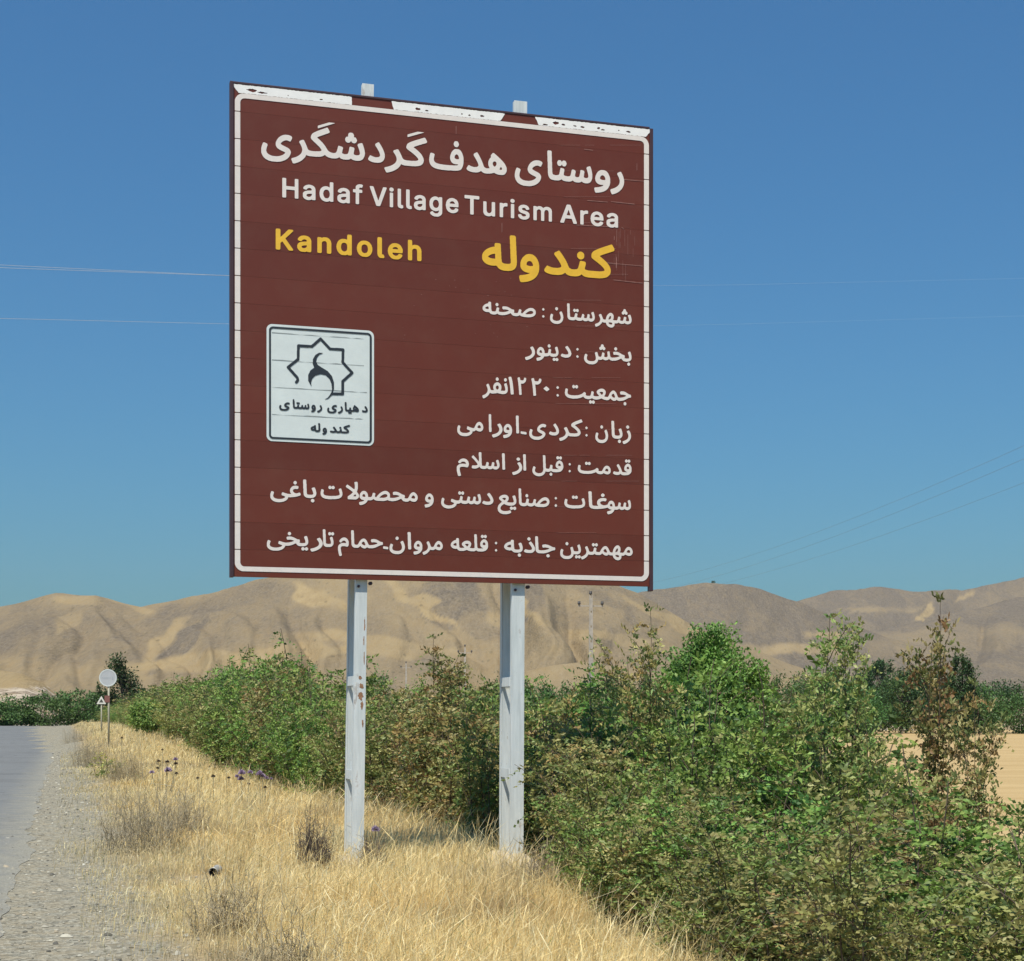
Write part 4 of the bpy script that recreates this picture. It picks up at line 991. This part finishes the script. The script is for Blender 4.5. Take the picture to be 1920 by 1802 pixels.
# ---- open tin can lying in the grass
M_TIN = simple('weathered_tin', (.42, .40, .34), .45, .2, 15, .4); M_HOLLOW_SHADE = simple('can_inside_shade', (.03, .028, .025), .9, .2, 10)  # shade of the can's hollow is put into its near-black inside colour
Y = CAMZ*F/(1642-1340); x = (404-960)/F*Y
can = empty('tin_can', (x, Y, float(gz(x, Y))+.05), R(-12)); can.rotation_euler = (R(6), 0, R(-8)); tag(can, 'open weathered tin can lying on its side at the gravel edge', 'can')
mb = MB(); n = 24
pr = [(-.06, .036), (-.06, .041), (-.055, .038), (.055, .038), (.06, .041), (.06, .0)]
vs = [(r*math.cos(6.2832*k/n), y_, r*math.sin(6.2832*k/n)) for y_, r in pr for k in range(n)]
mb.add(vs, [(j*n+k, j*n+(k+1) % n, (j+1)*n+(k+1) % n, (j+1)*n+k) for j in range(len(pr)-1) for k in range(n)]); mb.build('shell', M_TIN, can, smooth=True)
mb = MB(); pr = [(-.0601, .036), (.05, .035), (.05, .0)]
vs = [(r*math.cos(6.2832*k/n), y_, r*math.sin(6.2832*k/n)) for y_, r in pr for k in range(n)]
mb.add(vs, [(j*n+k, j*n+(k+1) % n, (j+1)*n+(k+1) % n, (j+1)*n+k) for j in range(2) for k in range(n)]); mb.build('inside', M_HOLLOW_SHADE, can, smooth=True)

# ------------------------------------------------------------------ small signs far along the road
M_DISC = simple('pale_disc', (.46, .47, .48), .5, .06, 4); M_RIM = simple('disc_rim', (.60, .63, .61), .5, .05, 4); M_POLE = simple('dull_pole', (.36, .34, .25), .7, .2, 5)
M_RED = simple('dull_red', (.22, .09, .075), .6, .2, 6)
def cyl_y(mb, cx, cz, r0, r1, y0, y1, n=40):
    vs = []
    for y_, r in ((y0, r0), (y0, r1), (y1, r1), (y1, r0)):
        vs += [(cx+r*math.cos(6.2832*k/n), y_, cz+r*math.sin(6.2832*k/n)) for k in range(n)]
    mb.add(vs, [(j*n+k, j*n+(k+1) % n, ((j+1) % 4)*n+(k+1) % n, ((j+1) % 4)*n+k) for j in range(4) for k in range(n)])
def disc_sign():
    Y = 56; c = P(202.5, 1271, Y); zg = float(gz(c.x, Y)); root = empty('disc_sign', (c.x, Y, zg), R(6)); tag(root, 'round pale traffic disc on a thin pole at the far road edge', 'traffic sign')
    zc = c.z-zg; r = 16.3/F*Y
    mb = MB(); cyl_y(mb, 0, zc, .001, r*.86, -.008, .0); mb.build('disc_face', M_DISC, root)
    mb = MB(); cyl_y(mb, 0, zc, r*.862, r, -.014, .004); mb.build('rim', M_RIM, root)
    mb = MB(); mb.box(r*.46, r*.58, -.012, -.0085, zc-.05, zc+.03); mb.box(-r*.7, r*.3, -.011, -.0085, zc-.012, zc+.012); mb.build('faded_mark', simple('faded_mark', (.36, .39, .41), .6, .3, 20), root)
    mb = MB(); mb.tube([(.02, .04, -.3), (.02, .04, zc+.1)], [.035, .035], 10); mb.build('pole', M_POLE, root, smooth=True)
    mb = MB(); mb.box(-.12, .06, -.002, .002, zc-.86, zc-.62); mb.build('name_plate', M_RED, root)
disc_sign()
def tri_sign():
    Y = 74; c = P(190, 1315, Y); zg = float(gz(c.x, Y)); root = empty('triangle_sign', (c.x, Y, zg), R(8)); tag(root, 'small white triangular warning sign just left of the disc pole', 'traffic sign')
    zc = c.z-zg; r = .2
    mb = MB(); T = lambda r: [(r*math.cos(R(90+120*k)), r*math.sin(R(90+120*k))) for k in range(3)]
    a, b = T(.25), T(.12); vs = [(p[0], y, zc+p[1]) for y in (-.01, .01) for p in a+b]
    mb.add(vs, [f for k in range(3) for f in ((k, (k+1) % 3, 3+(k+1) % 3, 3+k), (6+k, 9+k, 9+(k+1) % 3, 6+(k+1) % 3), (k, 6+k, 6+(k+1) % 3, (k+1) % 3), (3+k, 3+(k+1) % 3, 9+(k+1) % 3, 9+k))]); mb.build('border', simple('warm_white', (.72, .70, .62), .5, .05, 5), root)
    mb = MB(); vs = [(p[0], y, zc+p[1]) for y in (-.004, .004) for p in T(.1195)]; mb.add(vs, [(0,1,2),(5,4,3),(0,3,4,1),(1,4,5,2),(2,5,3,0)]); mb.build('centre', simple('dark_centre', (.07, .075, .06), .7, .1, 5), root)
    mb = MB(); mb.tube([(0, .045, -.3), (0, .045, zc+.15)], [.032, .032], 10); mb.build('pole', M_POLE, root, smooth=True)
tri_sign()

# ------------------------------------------------------------------ power line
M_POLEC = simple('pole_concrete', (.42, .38, .33), .9, .15, 3); M_INS = simple('insulator', (.03, .028, .03), .5, .1, 5); M_CABLE = simple('cable', (.16, .19, .22), .5, .1, 2); M_CABLEP = simple('bright_cable', (.58, .62, .66), .35, .1, 2)
poles = [(18.4, 28.6), (5.92, 120.0), (-6.2, 211.0), (-18.4, 278.0)]
pdir = np.array([poles[1][0]-poles[2][0], poles[1][1]-poles[2][1]]); PRZ = math.atan2(pdir[1], pdir[0])-math.pi/2
def pole_mesh():
    parts = []
    mb = MB(); h0 = 11.2
    # tapered pole with a row of openings: two flanges joined by webs
    for sx in (-1, 1):
        vs = []
        for z in (-.5, h0):
            wd = .21-.10*(z/h0); th = .06
            x0, x1 = (sx*wd, sx*(wd-th)); vs += [(min(x0, x1), -.10, z), (max(x0, x1), -.10, z), (max(x0, x1), .10, z), (min(x0, x1), .10, z)]
        mb.add(vs, [(0,3,2,1),(4,5,6,7),(0,1,5,4),(1,2,6,5),(2,3,7,6),(3,0,4,7)])
    z = -.5; 
    while z < h0-.4:
        wd = .15-.10*(z/h0); L_ = 2.6 if z < 2 else .95; mb.box(-wd, wd, -.085, .085, z, min(z+L_, h0-.001)); z += L_+.16
    parts.append(('shaft', mb, M_POLEC))
    mb = MB(); mb.box(-.95, .95, -.16, -.101, 10.35, 10.44); parts.append(('crossarm', mb, M_POLEC))
    ins = []
    for xx, zz in ((-.88, 10.44), (.88, 10.44), (0, 11.2)):
        mb = MB(); mb.tube([(xx, -.13, zz-.02), (xx, -.13, zz+.06), (xx, -.13, zz+.07), (xx, -.13, zz+.17), (xx, -.13, zz+.18), (xx, -.13, zz+.28), (xx, -.13, zz+.31)], [.03, .05, .11, .12, .09, .11, .05], 10); ins.append(mb)
    return parts, ins
parts, ins = pole_mesh(); pole0 = None
PLAB = ['concrete power pole out to the right of the sign', 'nearest concrete power pole with two insulators just below the sign', 'middle concrete power pole between the sign posts', 'farthest tiny power pole between the sign posts']
for k, (x, y) in enumerate(poles):
    root = empty('utility_pole', (x, y, float(gz(x, y))), PRZ); tag(root, PLAB[k], 'power pole', 'concrete power poles')
    if k == 0:
        ch = [mb.build(n, m, root) for n, mb, m in parts]+[mb.build('insulator', M_INS, root, smooth=True) for mb in ins]
    else:
        for c in ch:
            d = c.copy(); COL.objects.link(d); d.parent = root
def cable(name, pts, r, m, label, group):
    mb = MB(); mb.tube(pts, [r]*len(pts), 5); o = mb.build(name, m, None, smooth=True); tag(o, label, 'cable', group)
c_, s_ = math.cos(PRZ), math.sin(PRZ)
for j, (off, zt) in enumerate(((-.88, 10.72), (.88, 10.72), (0, 11.5))):
    pts = []
    for (xa, ya), (xb, yb), sag in ((poles[0], poles[1], 1.5), (poles[1], poles[2], 1.2), (poles[2], poles[3], .7)):
        za, zb = float(gz(xa, ya)), float(gz(xb, yb))
        for t in np.linspace(0, 1, 17)[:-1]:
            pts.append((xa+(xb-xa)*t+off*c_, ya+(yb-ya)*t+off*s_, za+(zb-za)*t+zt-sag*4*t*(1-t)))
    xb, yb = poles[3]; pts.append((xb+off*c_, yb+off*s_, float(gz(xb, yb))+zt))
    cable('power_cable', pts, .0042, M_CABLE, ['left dark cable strung between the concrete power poles', 'right dark cable strung between the concrete power poles', 'topmost dark cable strung between the concrete power poles'][j], 'cables on the power poles')
def span(py_list, Y0, r, label, dz=0):
    pxs, pys = zip(*py_list); pts = []
    for px in np.linspace(-1200, 3600, 40):
        p = P(px, np.interp(px, pxs, pys), Y0*(1+max(0, px+300)/650+max(0, px-900)/160)); pts.append((p.x, p.y, p.z+dz))
    cable('overhead_cable', pts, r, M_CABLEP, label, 'bright cables crossing the sky')
up_ = [(-1200,430),(-400,473),(0,497),(430,517),(900,531),(1300,536),(2000,520),(3600,440)]
span(up_, 32, .0065, 'upper strand of the brighter overhead cable left of the sign'); span([(a, b+5*max(0, 1-a/430)) for a, b in up_], 32.2, .0065, 'lower strand of the brighter overhead cable left of the sign')
span([(-1200,565),(-400,588),(0,597),(430,607.5),(900,613),(1300,610),(2000,590),(3600,520)], 34, .006, 'fainter overhead cable below the bright pair left of the sign')

# ------------------------------------------------------------------ air
HAZE = 4.8e-5
if HAZE:
    mb = MB(); mb.box(-4500, 4500, -60, 4600, -6, 420)
    m = bpy.data.materials.new('haze'); m.use_nodes = True; nt = m.node_tree; nt.nodes.clear()
    v = nt.nodes.new('ShaderNodeVolumePrincipled'); v.inputs['Color'].default_value = (.80, .86, .95, 1); v.inputs['Density'].default_value = HAZE; v.inputs['Anisotropy'].default_value = .2
    out = nt.nodes.new('ShaderNodeOutputMaterial'); nt.links.new(v.outputs[0], out.inputs['Volume'])
    tag(mb.build('haze', m), 'thin pale haze in the air over the valley', 'haze', kind='stuff')
